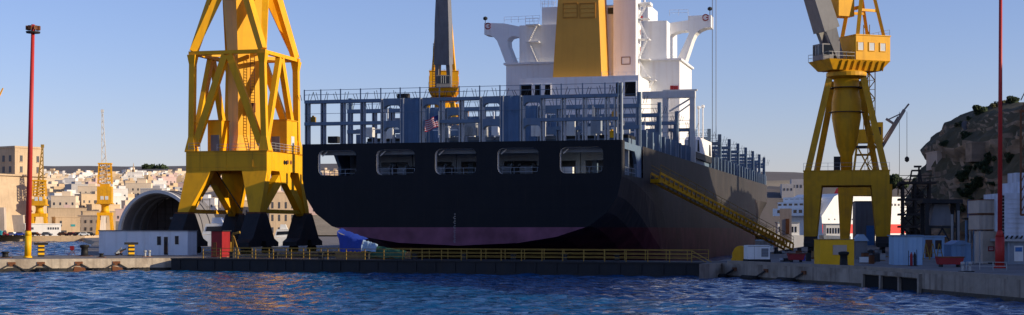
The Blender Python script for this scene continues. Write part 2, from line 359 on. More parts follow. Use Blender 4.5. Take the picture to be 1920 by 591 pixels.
# shell: sections from the transom forward to the stem
def section(s):
    # list of (u,z) from the centre line bottom to the deck edge, 12 points
    t = max(0.0, min(1.0, s/55)); b = t*t*(3-2*t)
    full = [(0, -8), (9, -8), (16, -7.9), (19.3, -6.8), (20.9, -4.5), (21.35, -1.5), (21.35, 5.4), (21.35, DK)]
    pts = [(p[0]*(1-b)+q[0]*b, p[1]*(1-b)+q[1]*b) for p, q in zip(prof, full)]
    if s > 175:
        k = (s-175)/(LEN-175); top = DK+1.3*k*k
        out = []
        for u, z in pts:
            h = max(0, min(1, (z+8)/(top+8)))
            e = 1.7+2.2*h                              # fuller at the deck, finer below: flare
            w_ = max(0.0, 1-k**e)*(1 if h > .95 else .35+.65*h) if k > 0 else 1
            base = 1-(1-(1-k**e))*1
            blend = min(1, k*1.4)
            w2 = base*(1-blend)+base*(.5+.5*h)*blend
            out.append((u*w2, z if z < DK-.1 else top))
        pts = out
    return pts
ST = [0.0, 1.4, 2.2, 6, 11, 16.0, 18, 25, 34, 44, 55, 80, 110, 140, 175, 190, 205, 218, 230, 240, 248, 255, 261, 266, 269.5, LEN]
OPEN0, OPEN1, SILL = 2.2, 16.0, 12.1                 # the open mooring deck at the aft corners
def build_shell(side):
    m = MB(); rows = []
    for s in ST:
        pts = section(s); pts = pts[:-1]+[(pts[-1][0]*.5+pts[-2][0]*.5 if False else pts[-1][0], SILL)]+[(pts[-1][0], pts[-1][1])]
        rake = 0
        rows.append([(side*u, s-(0 if s < 240 else (s-240)/32*6*max(0, 1-(z+8)/26)), z) for u, z in pts])
    n = len(rows[0]); vs = [v for r in rows for v in r]; fs = []
    for i in range(len(rows)-1):
        for j in range(n-1):
            if j == n-2 and ST[i] >= OPEN0-.01 and ST[i+1] <= OPEN1+.01: continue
            q = (i*n+j, (i+1)*n+j, (i+1)*n+j+1, i*n+j+1); fs.append(q if side < 0 else tuple(reversed(q)))
    m.add(vs, fs); return m
for side, lb in ((1, 'starboard side'), (-1, 'port side')):
    o = build_shell(side).build('hull_side', 'hull_paint', ship)
# deck plates
m = MB(); dk_s = [18, 55, 110, 175, 205, 230, 248, 261, 269, 271.5]
pr = [(section(s)[-1][0]-.15, s, section(s)[-1][1]-.5) for s in dk_s]
m.add([(-u, s, z) for u, s, z in pr]+[(u, s, z) for u, s, z in pr], [(i, i+len(pr), i+1+len(pr), i+1) for i in range(len(pr)-1)])
m.build('main_deck', 'deck_red', ship)
m = MB(); m.box(-21.0, 21.0, 1.3, 18, 15.55, 16.05); m.build('aft_deck', 'ship_blue', ship)
m = MB(); m.box(-21.0, 21.0, .9, 17, 11.6, 12.0); m.build('mooring_deck', 'ship_grey', ship)
# transom plate with five rounded openings
ops = [((597, 283), (668, 332)), ((706, 281.5), (778, 331)), ((816, 280.5), (893, 330)), ((933, 279), (1010, 329)), ((1050, 277), (1131, 329.5))]
holes = []
for (a, b), (c, d) in ops:
    u0, z1 = sp(a, b, 0); u1, z0 = sp(c, d, 0); holes.append((u0, u1, 12.25, 15.55))
def rrect(u0, u1, z0, z1, r, n=5):
    out = []
    for cx, cz, a0 in ((u1-r, z0+r, -90), (u1-r, z1-r, 0), (u0+r, z1-r, 90), (u0+r, z0+r, 180)):
        for k in range(n+1):
            a = R_(a0+90*k/n); out.append((cx+r*math.cos(a), cz+r*math.sin(a)))
    return out
import bmesh
def plate_with_holes(outline, hs, y0, y1, name, mats, parent):
    bm = bmesh.new(); loops = [outline]+hs; edges = []
    for lp in loops:
        vs = [bm.verts.new((a, y0, b)) for a, b in lp]
        for i in range(len(vs)): edges.append(bm.edges.new((vs[i], vs[(i+1) % len(vs)])))
    bmesh.ops.triangle_fill(bm, use_beauty=True, use_dissolve=False, edges=edges)
    if sum(f.calc_area()*f.normal.y for f in bm.faces) and bm.faces[:][0].normal.y > 0: bmesh.ops.reverse_faces(bm, faces=bm.faces[:])
    for f in bm.faces: f.normal_update()
    front = bm.faces[:]
    for f in front:
        if f.normal.y > 0: f.normal_flip()
    ret = bmesh.ops.extrude_face_region(bm, geom=front)
    bmesh.ops.translate(bm, verts=[v for v in ret['geom'] if isinstance(v, bmesh.types.BMVert)], vec=(0, y1-y0, 0))
    bmesh.ops.recalc_face_normals(bm, faces=bm.faces[:])
    me = bpy.data.meshes.new(name); bm.to_mesh(me); bm.free()
    for mm in mats: me.materials.append(MATS[mm])
    # inner reveals of the openings take the second material
    for p in me.polygons:
        c = p.center
        if len(mats) > 1 and abs(p.normal.y) < .5 and any(u0-.05 < c.x < u1+.05 and z0-.05 < c.z < z1+.05 for u0, u1, z0, z1 in holes): p.material_index = 1
        elif len(mats) > 1 and p.normal.y > .5: p.material_index = 1
    return link(name, me, parent)
outline = [(u, z) for u, z in prof]+[(-u, z) for u, z in reversed(prof[1:])]
tr = plate_with_holes(outline, [rrect(*h, .75) for h in holes], -.02, .75, 'transom', ['hull_paint_shaded', 'ship_cream'], ship)
# inside the mooring deck
for u in (-12, -6.5, -1.0, 4.5, 10, 16):
    m = MB(); m.box(u-.35, u+.35, 9.5, 10.2, 12.0, 15.5); m.build('mooring_pillar', 'ship_blue', ship)
for a, b in ((-16.2, -13.5), (-13.4, -8.4), (-8.3, -2.3), (-2.2, 3.6), (3.7, 9.4), (9.5, 14.6), (14.7, 21.0)):
    mm = MB(); mm.box(a, a+.6, 7.0, 7.3, 12, 15.55); mm.box(b-.6, b, 7.0, 7.3, 12, 15.55); mm.box(a+.6, b-.6, 7.0, 7.3, 14.2, 15.55); mm.build('web_frame', 'ship_grey', ship)
m = MB(); m.box(-21, 21, 17.0, 17.2, 11.9, 16); m.build('mooring_bulkhead', 'ship_grey', ship)
for h in holes:                                     # deep beams over each opening, curved knees, rails
    m = MB(); m.box(h[0]-.4, h[1]+.4, 2.0, 2.3, 15.0, 15.55); m.build('deck_beam', 'ship_grey', ship)
    m = MB(); m.beam((h[0]+.25, .8, 14.8), (h[0]+.9, 1.0, 15.45), .1, .14); m.build('knee', 'ship_cream', ship)
    m = MB()
    for z in (12.55, 13.1): m.beam((h[0]+.1, .95, z), (h[1]-.1, .95, z), .05)
    for k in range(4): x = h[0]+.4+k*(h[1]-h[0]-.8)/3; m.beam((x, .95, 12), (x, .95, 13.1), .05)
    m.build('mooring_rail', 'ship_grey', ship)
def winch(u, s):
    wn = MB(); wn.tube((u-.9, s, 12.9), (u+.9, s, 12.9), .62, n=14); wn.tube((u-1.0, s, 12.9), (u-.85, s, 12.9), .95, n=14); wn.tube((u+.85, s, 12.9), (u+1.0, s, 12.9), .95, n=14)
    o = wn.build('winch_drum', 'ship_grey', ship)
    m = MB(); m.box(u-1.2, u+1.6, s-.7, s+.7, 12.0, 12.35); m.box(u+1.05, u+1.9, s-.5, s+.5, 12.35, 13.5); m.build('winch_frame', 'dark_steel', o)
for u in (-11.6, -9.4, -3.9, 4.9, 7.6): winch(u, 4.5+(u % 2))
for u, s in ((-6.8, 3), (2.6, 3), (13.2, 3.2), (11.8, 4.5)):
    m = MB(); m.box(u, u+1.2, s, s+.9, 12.0, 13.2); m.build('deck_locker', 'ship_white', ship)
for u in (-20.2, -12.6, -4.9, 3.1, 11.0):
    m = MB()
    for d in (0, .8): m.tube((u+d, 1.6, 12), (u+d, 1.6, 12.75), .22, n=10)
    m.box(u-.4, u+1.2, 1.2, 2.0, 12, 12.12); m.build('mooring_bitts', 'galvanised', ship)
# blue corner frames at the open aft corners
for sd_ in (1, -1):
    e = sd_*20.9; m = MB(); a, b = sorted((e-.22, e+.22))
    m.box(a, b, 2.2, 16.2, 15.45, 16.35); m.box(a, b, 12.6, 16.2, 12.0, 15.45); m.box(a, b, 2.2, 2.9, 12.0, 15.45)
    m.prism([(12.6, 13.9), (12.6, 15.45), (10.9, 15.45)], a, b, 'x')
    m.build('corner_frame', 'ship_blue', ship)
    m = MB()
    for z in (12.6, 13.2): m.beam((e, 2.9, z), (e, 12.6, z), .06)
    for k in range(6): m.beam((e, 3+k*1.9, 12), (e, 3+k*1.9, 13.2), .06)
    m.build('side_rail', 'ship_grey', ship)

# ---- lashing bridges
T1, T2, TOP = 19.1, 22.0, 23.5
xs0 = [601, 638, 675.5, 713.5, 750, 787, 823.5, 860.5, 899, 937, 975, 1013, 1052, 1092, 1134]
US = [sp(x, 230, 0)[0] for x in xs0]
UB = [-21.1]+US+[21.15]
pmesh = {}
def post_mesh(h, mat):
    if (h, mat) not in pmesh:
        m = MB(); m.box(-.07, .07, -.45, .4, 0, h); m.box(.30, .44, -.45, .4, 0, h); m.box(.07, .30, -.04, .04, 0, .5); m.box(.07, .30, -.04, .04, h-.6, h); pmesh[(h, mat)] = m.mesh('post', mat)
    return pmesh[(h, mat)]
railp = MB().box(-.07, .07, -.05, .05, 0, 1.4).mesh('rail_post', 'ship_blue')
def rods(m, u, s, z, k):
    r = random.Random(k)
    for sg in (-1, 1):
        for q in range(2):
            x = u+sg*(.45+.35*q); m.beam((x, s, z), (x+sg*r.uniform(.15, .4), s, z+r.uniform(.7, 1.15)), .055)
def bridge(s, posts, first, last, base=DK, panels=(), hmul=1.0, mat='ship_blue', rails=True):
    for u in [first+.1]+list(posts)+[last-.5]: link('lashing_post', post_mesh(T2+.2-base, ('post_sunlit' if s < 1 and u > -13 else 'ship_grey') if s < 20 else mat), ship, (u, s, base))
    allp = [first]+list(posts)+[last]
    for i, (a, b) in enumerate(zip(allp[:-1], allp[1:])):
        near = any(abs(i-p) <= 1 for p in panels); d = .85 if near else .42
        if i in panels:
            m = MB(); n = 10; ww = (b-a)/n      # corrugated screen
            pts = []
            for k in range(n+1):
                y = 0 if (k % 4) in (0, 1) else .16; pts.append((a+k*ww, s-.35+y))
            pts2 = pts+[(b, s+.3), (a, s+.3)]
            m.prism(pts2, base, T2+.25, 'z'); m.build('lashing_screen', 'ship_blue_panel', ship); continue
        for zt in (T1, T2):
            m = MB(); zt += .2
            z0 = zt-d*hmul
            if near and a+.5 < b-.9:
                if i+1 in panels or i-1 in panels and False: pass
                o = [(a+.43, zt), (b, zt), (b, z0-.5), (b-.12, z0-.22), (b-.45, z0), (a+.9, z0), (a+.55, z0-.22), (a+.43, z0-.5)]
            else: o = [(a, zt), (b, zt), (b, z0), (a, z0)]
            m.prism(o, s-.55, s+.55, 'y'); m.build('lashing_beam', mat, ship)
    if rails:
        for u in allp: link('rail_post', railp, ship, (u, s-.5, T2+.2))
        m = MB()
        for z in (T2+.9, TOP): m.beam((first, s-.5, z), (last, s-.5, z), .06)
        m.beam((first, s-.5, T1+1.3), (last, s-.5, T1+1.3), .05)
        m.build('handrail', mat, ship)
        m = MB()
        for k, u in enumerate(allp): rods(m, u, s-.3, T2+.2, k+int(s*7))
        tag(m.build('lashing_rods', 'dark_steel', ship), kind='stuff')
bridge(0.6, US, -21.1, 20.9, panels=(5, 10))
# white-painted tall corner posts
m = MB(); m.box(20.75, 20.95, .2, 1.0, DK, 23.6); m.box(21.15, 21.35, .2, 1.0, DK, 23.6); m.box(20.95, 21.15, .5, .6, DK, 23.6)
for k in range(6): m.box(20.95, 21.15, .22, .5, DK+.8+k*1.2, DK+1.0+k*1.2)
m.build('corner_post', 'ship_grey', ship)
for s in (16.6, 34.2, 51.6, 68.5):
    ps = [-20+2.67*k for k in range(1, 15)]
    bridge(s, ps, -21.1, 20.9, panels=(4, 9) if s < 40 else (3, 11), hmul=1.25)
    for sg in (1, -1):
        m = MB(); a = sg*21.0; m.box(min(a, a-.5*sg), max(a, a-.5*sg), s-.35, s+.35, DK-.4, 23.8); m.build('side_post', 'ship_blue', ship)
fw = [94.0+16.6*k for k in range(10)]
for k, s in enumerate(fw):
    hw = min(20.9, section(s)[-1][0]-.3)
    ps = [hw-2.6*(j+1) for j in range(5)][::-1]
    zb = section(s)[-1][1]
    bridge(s, ps, ps[0]-2.6, hw, base=DK-.3, hmul=1.4, rails=True)
    bridge(s, [-p for p in ps[::-1]], -hw, -ps[0]+2.6, base=DK-.3, hmul=1.4, rails=False)
    for sg in (1, -1):
        m = MB(); a = sg*hw; m.box(min(a, a-.6*sg), max(a, a-.6*sg), s-.35, s+.35, DK-.6, 23.7); m.build('side_post', 'ship_blue', ship)
    for q in (-.7, .7):
        m = MB(); m.box(hw-2.2, hw-.1, s+q-.35, s+q+.35, 18.6, 19.2); m.build('catwalk', 'ship_blue', ship)
# stanchions and coamings along the ship's sides
sm = MB().box(-.4, .3, -.35, .35, 0, 3.0).mesh('side_stanchion', 'ship_blue')
for k in range(40):
    s = 20.5+5.55*k
    if 72 < s < 92: continue
    hw = section(s)[-1][0]
    if hw < 6: break
    for sg in (1, -1): link('side_stanchion', sm, ship, (sg*(hw-.5), s, section(s)[-1][1]-.5))
for k, s in enumerate([18.3, 36, 53]+[95.7+16.6*j for j in range(9)]):
    hw = min(19.0, section(min(s+14, LEN))[-1][0]-2)
    if hw < 4: break
    m = MB(); m.box(-hw, hw, s, s+13.0, DK-.4, 17.7); m.build('hatch_coaming', 'ship_blue', ship)
    if s > 5:
        for j in range(4):
            a = -hw+2*hw*j/4; mm = MB(); mm.box(a+.1, a+2*hw/4-.1, s+.1, s+12.9, 17.72, 18.2); mm.build('hatch_cover', 'ship_grey' if (k+j) % 3 else 'dark_steel', ship)
# bits of gear between the bridges, seen through the frames
gr = random.Random(5)
for k in range(95):
    s = gr.choice((8, 12, 24, 27, 41, 44, 58, 62)); u = gr.uniform(-17, 19); z = gr.choice((18.25, 18.25, 16.1 if s < 14 else 18.25))
    if s < 14: z = 17.75
    m = MB(); a, b, c = gr.uniform(.5, 1.6), gr.uniform(.4, 1.2), gr.uniform(.6, 2.2)
    m.box(u, u+a, s, s+b, z, z+c); 
    if gr.random() < .6: m.box(u+a*.2, u+a*.2+.16, s+.1, s+.26, z+c, z+c+gr.uniform(1, 2.6))
    if gr.random() < .4: m.tube((u-.8, s+.2, z+c*.8), (u+a+1.2, s+.2, z+c*.8), .07, n=6)
    m.build('deck_gear', gr.choice(('ship_white', 'post_white', 'ship_grey', 'galvanised', 'post_white')), ship)
for (x, y, s, c) in ((1147, 250, 3, 'bright_yellow'), (1152, 214, 5, 'funnel_orange'), (587, 224, 1.2, 'rail_yellow')):
    u, z = sp(x, y, s); m = MB(); m.box(u-.33, u+.33, s-.2, s+.3, z-.55, z+.3); m.box(u-.12, u+.12, s-.1, s+.2, z+.3, z+.5); m.build('lifebuoy_box', c, ship)
for (x0, x1, y0, y1) in ((615, 633, 256, 268), (745, 765, 176, 186)):
    u0, z1 = sp(x0, y0, 1.3); u1, z0 = sp(x1, y1, 1.3); m = MB(); m.box(u0, u1, 1.2, 2.2, z0, z1); m.box(u0+.1, u1-.1, 1.1, 1.2, z0+.1, z1-.1); m.build('deck_box', 'dark_steel', ship)

# ---- accommodation, casing and funnel
def pbox(name, x0, x1, y0, y1, s0, s1, mat, z0=None, parent=None):
    u0, z1 = sp(x0, y0, s0); u1, zb = sp(x1, y1, s0); m = MB(); m.box(u0, u1, s0, s1, zb if z0 is None else z0, z1); return m.build(name, mat, parent or ship)
low = pbox('lower_house', 949, 1274, 122, 200, 84, 100, 'ship_white', z0=DK-.5)
ul0, zl = sp(949, 122, 84); ul1, _ = sp(1274, 122, 84)
m = MB(); m.box(ul0-.4, ul1+.4, 83.6, 100.4, zl, zl+.35); m.build('house_deck', 'ship_white', ship)
up = pbox('upper_house', 974, 1250, 48, 122, 86, 99, 'ship_white', z0=zl+.35)
pbox('top_house', 1016, 1215, 14, 48, 87, 98, 'ship_white')
cas = pbox('engine_casing_house', 973, 1197, 147, 180, 71, 86, 'ship_white', z0=DK-.4)
cs_top = sp(1085, 147, 71)[1]
uF0, _ = sp(1128, 147, 71)
pk = pbox('casing_tower', 1150, 1192, -40, 147, 79, 84.5, 'ship_white', z0=cs_top)
pk2 = pbox('casing_trunk', 1128, 1152, 12, 147, 80.5, 84.5, 'ship_white', z0=cs_top)
# funnel: tapered block with louvres
sF = 73.0
bl, zb = sp(1036, 148, sF); br, _ = sp(1128, 148, sF); tl, zt = sp(1045.5, 0, sF); trr, _ = sp(1121.5, 0, sF)
zt2 = zt+6; k = (zt2-zb)/(zt-zb); tl2 = bl+(tl-bl)*k; tr2 = br+(trr-br)*k
m = MB(); m.hexa([(bl, sF, cs_top), (br, sF, cs_top), (br, sF+8.5, cs_top), (bl, sF+8.5, cs_top)], [(tl2, sF+.3, zt2), (tr2, sF+.3, zt2), (tr2, sF+7.6, zt2), (tl2, sF+7.6, zt2)])
fun = m.build('funnel', 'funnel_orange', ship)
m = MB(); m.box(tl2+.5, tr2-.5, sF+1, sF+7, zt2, zt2+.8); m.build('funnel_cap', 'dark_steel', fun)
for i in range(4): m = MB(); m.tube((tl2+1.3+i*1.3, sF+4, zt2+.8), (tl2+1.3+i*1.3, sF+4, zt2+2.2), .45, n=12); m.build('exhaust_pipe', 'dark_steel', fun)
for x0, x1 in ((1055.5, 1083), (1087, 1116.5)):
    u0, z1 = sp(x0, 6, sF+.2); u1, z0 = sp(x1, 33.5, sF+.2)
    f = MB(); f.box(u0, u1, sF+.02, sF+.25, z0, z0+.14); f.box(u0, u1, sF+.02, sF+.25, z1-.14, z1); f.box(u0, u0+.12, sF+.02, sF+.25, z0+.14, z1-.14); f.box(u1-.12, u1, sF+.02, sF+.25, z0+.14, z1-.14)
    fr = f.build('louvre_frame', 'funnel_louvre', fun)
    for j in range(3):
        zz = z0+.2+(z1-z0-.4)*j/3; m = MB(); m.hexa([(u0+.13, sF+.06, zz), (u1-.13, sF+.06, zz), (u1-.13, sF+.35, zz), (u0+.13, sF+.35, zz)], [(u0+.13, sF+.16, zz+.62), (u1-.13, sF+.16, zz+.62), (u1-.13, sF+.35, zz+.62), (u0+.13, sF+.35, zz+.62)]); m.build('louvre_slat', 'funnel_orange', fr)
# doors in the casing house
for x0, x1, y0, y1 in ((977, 997, 159, 181), (1003, 1012.5, 159, 181), (1022, 1032, 159, 181), (1155, 1161, 155, 178), (1172, 1192, 154, 180)):
    u0, z1 = sp(x0, y0, 71); u1, z0 = sp(x1, y1, 71); m = MB(); m.box(u0, u1, 70.93, 71.1, z0, z1); d = m.build('doorway', 'void', ship)
    f = MB(); f.box(u0-.12, u0, 70.88, 71.05, z0, z1+.1); f.box(u1, u1+.12, 70.88, 71.05, z0, z1+.1); f.box(u0, u1, 70.88, 71.05, z1, z1+.12); f.build('door_frame', 'ship_white', d)
# windows: wheelhouse glazing on the forward side and small ports aft
for x, y in ((1148, 20),):
    u, z = sp(x, y, 80.5); m = MB(); m.box(u-.8, u+.9, 80.4, 80.55, z-.6, z+.5); m.build('casing_window', 'glass_dark', ship)
u0, z1 = sp(1165, 107, 79); u1, z0 = sp(1182, 121, 79)
m = MB(); m.box(u0, u1, 78.9, 79.05, z0, z0+.1); m.box(u0, u1, 78.9, 79.05, z1-.1, z1); m.box(u0, u0+.1, 78.9, 79.05, z0+.1, z1-.1); m.box(u1-.1, u1, 78.9, 79.05, z0+.1, z1-.1); m.build('hatch_frame', 'rust_brown', ship)
# bridge wings with curved struts
LW = [(908, 43), (945, 44), (975, 50), (975, 70), (963, 67.5), (955, 70), (951, 76), (952, 86), (966, 121.5), (949, 121.5), (938, 92), (932, 77), (926, 70), (918, 66), (908, 65)]
RW = [(1290, 30), (1333, 28), (1333, 51), (1322, 52), (1312, 56), (1303, 64), (1298, 75), (1284, 117), (1267, 117), (1290, 67), (1292, 61), (1288, 57), (1275, 58), (1262, 62), (1255, 68), (1250, 76), (1250, 44), (1290, 38)]
for pts in (LW, RW):
    m = MB(); m.prism([sp(x, y, 90) for x, y in pts], 90, 93.5, 'y'); wg = m.build('bridge_wing', 'ship_white', ship)
for x, y, sg in ((915, 49, -1), (1323, 33, 1)):
    u, z = sp(x, y, 90); m = MB()
    for i in range(14):
        if i in (0, 13): continue
        a, b = 2*math.pi*i/14, 2*math.pi*(i+1)/14
        m.beam((u+.55*math.cos(a), 89.96, z+.55*math.sin(a)), (u+.55*math.cos(b), 89.96, z+.55*math.sin(b)), .06, .2)
    m.beam((u+.1, 89.96, z), (u+.5, 89.96, z), .06, .2); m.build('wing_emblem', 'red_paint', ship)
for x, y in ((910, 37), (1331, 19)):
    u, z = sp(x, y, 91); m = MB(); m.tube((u, 91, z-1), (u, 91, z), .06, n=6); m.lathe([(.05, -.35), (.38, -.2), (.45, 0), (.38, .25), (.05, .4)], 10, (u, 91, z+.2)); m.build('searchlight', 'black', ship)
for (xa, ya, xb, yb, s) in ((945, 43, 1012, 40, 90.2), (1255, 30, 1290, 29, 90.2), (949, 121, 974, 121, 84), (1205, 147, 1128, 147, 71.2), (1250, 117, 1275, 117, 84), (1017, 13.5, 1038, 13.5, 87)):
    (ua, za), (ub, zb_) = sp(xa, ya, s), sp(xb, yb, s); railing('r', [(ua, s+.1, za), (ub, s+.1, zb_)], 1.1, 1.4, 'ship_white', ship, .03, 2)
# stairs and landings
def stair_tower(x0, x1, ys, s, d=1.6):
    for i, y in enumerate(ys):
        u0, z = sp(x0, y, s); u1, _ = sp(x1, y, s)
        m = MB(); m.box(u0, u1, s-d, s-.02, z-.12, z); lg = m.build('landing', 'ship_white', ship)
        m = MB()
        for zz in (.55, 1.1): m.beam((u0, s-d, z+zz), (u1, s-d, z+zz), .05)
        for q in range(4): x = u0+(u1-u0)*q/3; m.beam((x, s-d, z), (x, s-d, z+1.1), .05)
        m.build('handrail', 'ship_white', lg)
        if i+1 < len(ys):
            zl_ = sp(x0, ys[i+1], s)[1]; a, b = (u0+.4, u1-.4) if i % 2 else (u1-.4, u0+.4)
            m = MB()
            for o in (-d+.25, -d+1.0): m.beam((a, s+o, z), (b, s+o, zl_), .09, .25)
            n = 10
            for q in range(n): t = (q+.5)/n; x = a+(b-a)*t; zz = z+(zl_-z)*t; m.box(x-.13, x+.13, s-d+.25, s-d+1.0, zz-.03, zz+.03)
            m.build('stair_flight', 'ship_white', ship)
stair_tower(989, 1013, [48, 80, 118, 146], 86)
stair_tower(1196, 1221, [10, 38, 76, 113, 146], 83.8, 2.6)
stair_tower(1208, 1232, [152, 178], 83.8, 2.0)
m = MB()
u0, z1 = sp(1202, 12, 83); u1, _ = sp(1222, 12, 83); m.box(u0, u1, 81.5, 84.2, z1, z1+.5); m.build('top_landing', 'ship_white', ship)
for x, y in ((1203, 34), (1199, 60), (1199, 92)):
    u, z = sp(x, y, 83.5); m = MB(); m.box(u-.2, u+.2, 83.3, 83.6, z-.5, z+.4); m.tube((u, 83.25, z-.4), (u, 83.25, z+.3), .14, n=8); m.build('extinguisher', 'red_paint', ship)
u, z = sp(1262, 165, 84); m = MB(); m.box(u-.5, u+.1, 83.8, 84, z-.4, z+.4); m.box(u+.15, u+.9, 83.8, 84, z-.35, z+.35); m.build('wall_box', 'red_paint', ship)
# mast above the wheelhouse
u, z = sp(1208, 14, 92); m = MB(); m.tube((u, 92, z), (u, 92, z+9), .25, .12, 8)
for k in range(3): m.beam((u-1.5+.3*k, 92, z+3+2*k), (u+1.5-.3*k, 92, z+3+2*k), .12)
m.build('radar_mast', 'ship_white', ship)
u, z = sp(1028, 14, 88); m = MB()
for q in range(5): m.beam((u-1.4+.7*q, 88, z), (u-1.4+.7*q, 88, z+2.3), .06)
for zz in (.8, 1.6, 2.3): m.beam((u-1.4, 88, z+zz), (u+1.4, 88, z+zz), .06)
m.build('antenna_rack', 'ship_white', ship)
# white side house by the accommodation
m = MB(); m.prism([(71.5, 18.4), (92.5, 18.4), (92.5, 21.1), (74, 21.1), (71.5, 20.4)], 19.2, 21.25, 'x'); sh = m.build('side_house', 'ship_white', ship)
for a in (72.6, 88.5): m = MB(); m.prism([(a, 18.5), (a+2.6, 18.5), (a+1.8, 20.5), (a+.3, 20.5)], 21.2, 21.3, 'x'); m.build('side_opening', 'void', sh)
m = MB(); m.box(19.6, 21.2, 71, 93, 17.3, 18.39); m.build('side_house_base', 'dark_steel', ship)
m = MB(); m.box(19.0, 20.8, 71.5, 93, 15.9, 17.29); m.build('side_coaming', 'ship_blue', ship)
# provision gantry at the starboard side
g = []
u0, zg = sp(1205, 181, 67); u1, _ = sp(1304, 181, 67); u2, _ = sp(1243, 181, 67)
m = MB(); m.box(u0, u1, 66.4, 67.6, zg-.4, zg+.75); m.build('gantry_beam', 'post_white', ship)
m = MB(); m.box(u2, u1+.3, 66.6, 67.4, zg+.77, zg+1.0); m.build('gantry_cap', 'post_white', ship)
for u in (u2, u1-.9): m = MB(); m.box(u, u+.85, 66.5, 67.5, DK, zg-.4); m.build('gantry_leg', 'post_white', ship)
m = MB(); m.beam((u1-.8, 67, zg-.5), (u1-4.4, 67, zg-2.6), .25); m.beam((u1-.8, 67, zg-1.4), (u1-3.4, 67, zg-3.2), .2); m.build('gantry_brace', 'post_white', ship)
# small antenna poles forward of the gantry
for x, y0, y1, s in ((1310, 205, 262, 80), (1318, 203, 262, 84)):
    u, z0 = sp(x, y1, s); _, z1 = sp(x, y0, s); m = MB(); m.tube((u, s, z0), (u, s, z1), .12, n=6); m.lathe([(.1, 0), (.3, .1), (.3, .5), (.1, .6)], 8, (u, s, z1)); m.build('light_pole', 'ship_white', ship)
# draught marks on the transom
u, _ = sp(853, 430, 0); m = MB()
for k in range(13): z = 3.5+.3*k; m.box(u-.07, u+.07, -.05, -.02, z, z+.1); 
for k in range(6): z = 3.6+.6*k; m.box(u-.17, u-.12, -.05, -.02, z, z+.16)
tag(m.build('draught_marks', 'ship_grey', ship), kind='stuff')
m = MB(); m.beam((u+.05, -.04, 12), (u+.05, -.04, 4), .03); m.build('drain_streak', 'ship_grey', ship) if False else None
# ship's ensign on its staff
u, z = sp(821, 214, -.6)
fl = thing('ensign_flag', 'small red and white striped flag hanging at the ship\'s stern rail', 'flag', W(u, -.4, z-.3), -AX)
m = MB(); cols, rows = 12, 11
def fp(i, j): t = i/cols; q = j/rows; return (-1.75*t, .12*math.sin(t*9+q*2)-.1*t, .2-.95*t*.75-q*1.5+.05*math.sin(t*7))
for i in range(cols):
    for j in range(rows):
        m.cur = 2 if (i < 4 and j < 5) else (j % 2)
        m.add([fp(i, j), fp(i+1, j), fp(i+1, j+1), fp(i, j+1)], [(0, 1, 2, 3)])
m.build('cloth', ['flag_red', 'flag_white', 'flag_blue'], fl, True)
m = MB(); m.tube((.05, 0, -2.4), (.05, 0, .7), .045, n=6); m.beam((.05, 0, -2.3), (.05, .5, -2.3), .06); m.build('staff', 'ship_grey', fl)

# ================================================================== GANGWAY
ga0, ga1 = W(21.9, 22.6, 12.0), W(36.6, 73, 1.75)
gw = thing('gangway', 'long yellow gangway sloping from the ship\'s stern deck down to the quay', 'gangway', ga1, 0)
m = None
d = ga0-ga1; Lg = d.length; dx = d.normalized(); sdv = dx.cross(Vector((0, 0, 1))).normalized(); upv = sdv.cross(dx)
for sg in (-1, 1):
    off = sdv*.75*sg
    mm = MB(); mm.beam(off, off+d, .12, .34); mm.beam(off+upv*1.05, off+d+upv*1.05, .12, .34)
    n = 34
    for k in range(n+1):
        c = off+d*(k/n); mm.beam(c+upv*.16, c+upv*.9, .08, 1.22)
    mm.build('side_girder', 'crane_ochre', gw)
    mm = MB()
    for k in range(18): c = off+d*(k/17); mm.beam(c+upv*1.2, c+upv*2.2, .05)
    mm.beam(off+upv*2.2, off+d+upv*2.2, .06); mm.beam(off+upv*1.7, off+d+upv*1.7, .05); mm.build('handrail', 'rail_yellow', gw)
mm = MB()
for k in range(90): c = d*(k+.5)/90+upv*.2; mm.beam(c-sdv*.68, c+sdv*.68, .3, .05)
tag(mm.build('treads', 'galvanised', gw), kind='stuff')
mm = MB(); mm.beam(d-sdv*.9-dx*.4, d+sdv*.9-dx*.4, 1.6, .5); mm.build('upper_platform', 'crane_ochre', gw)
mm = MB(); mm.beam(Vector((0, 0, -.1))-sdv*.8, Vector((0, 0, -.1))+sdv*.8, .35, .3); mm.build('foot_roller', 'dark_steel', gw)

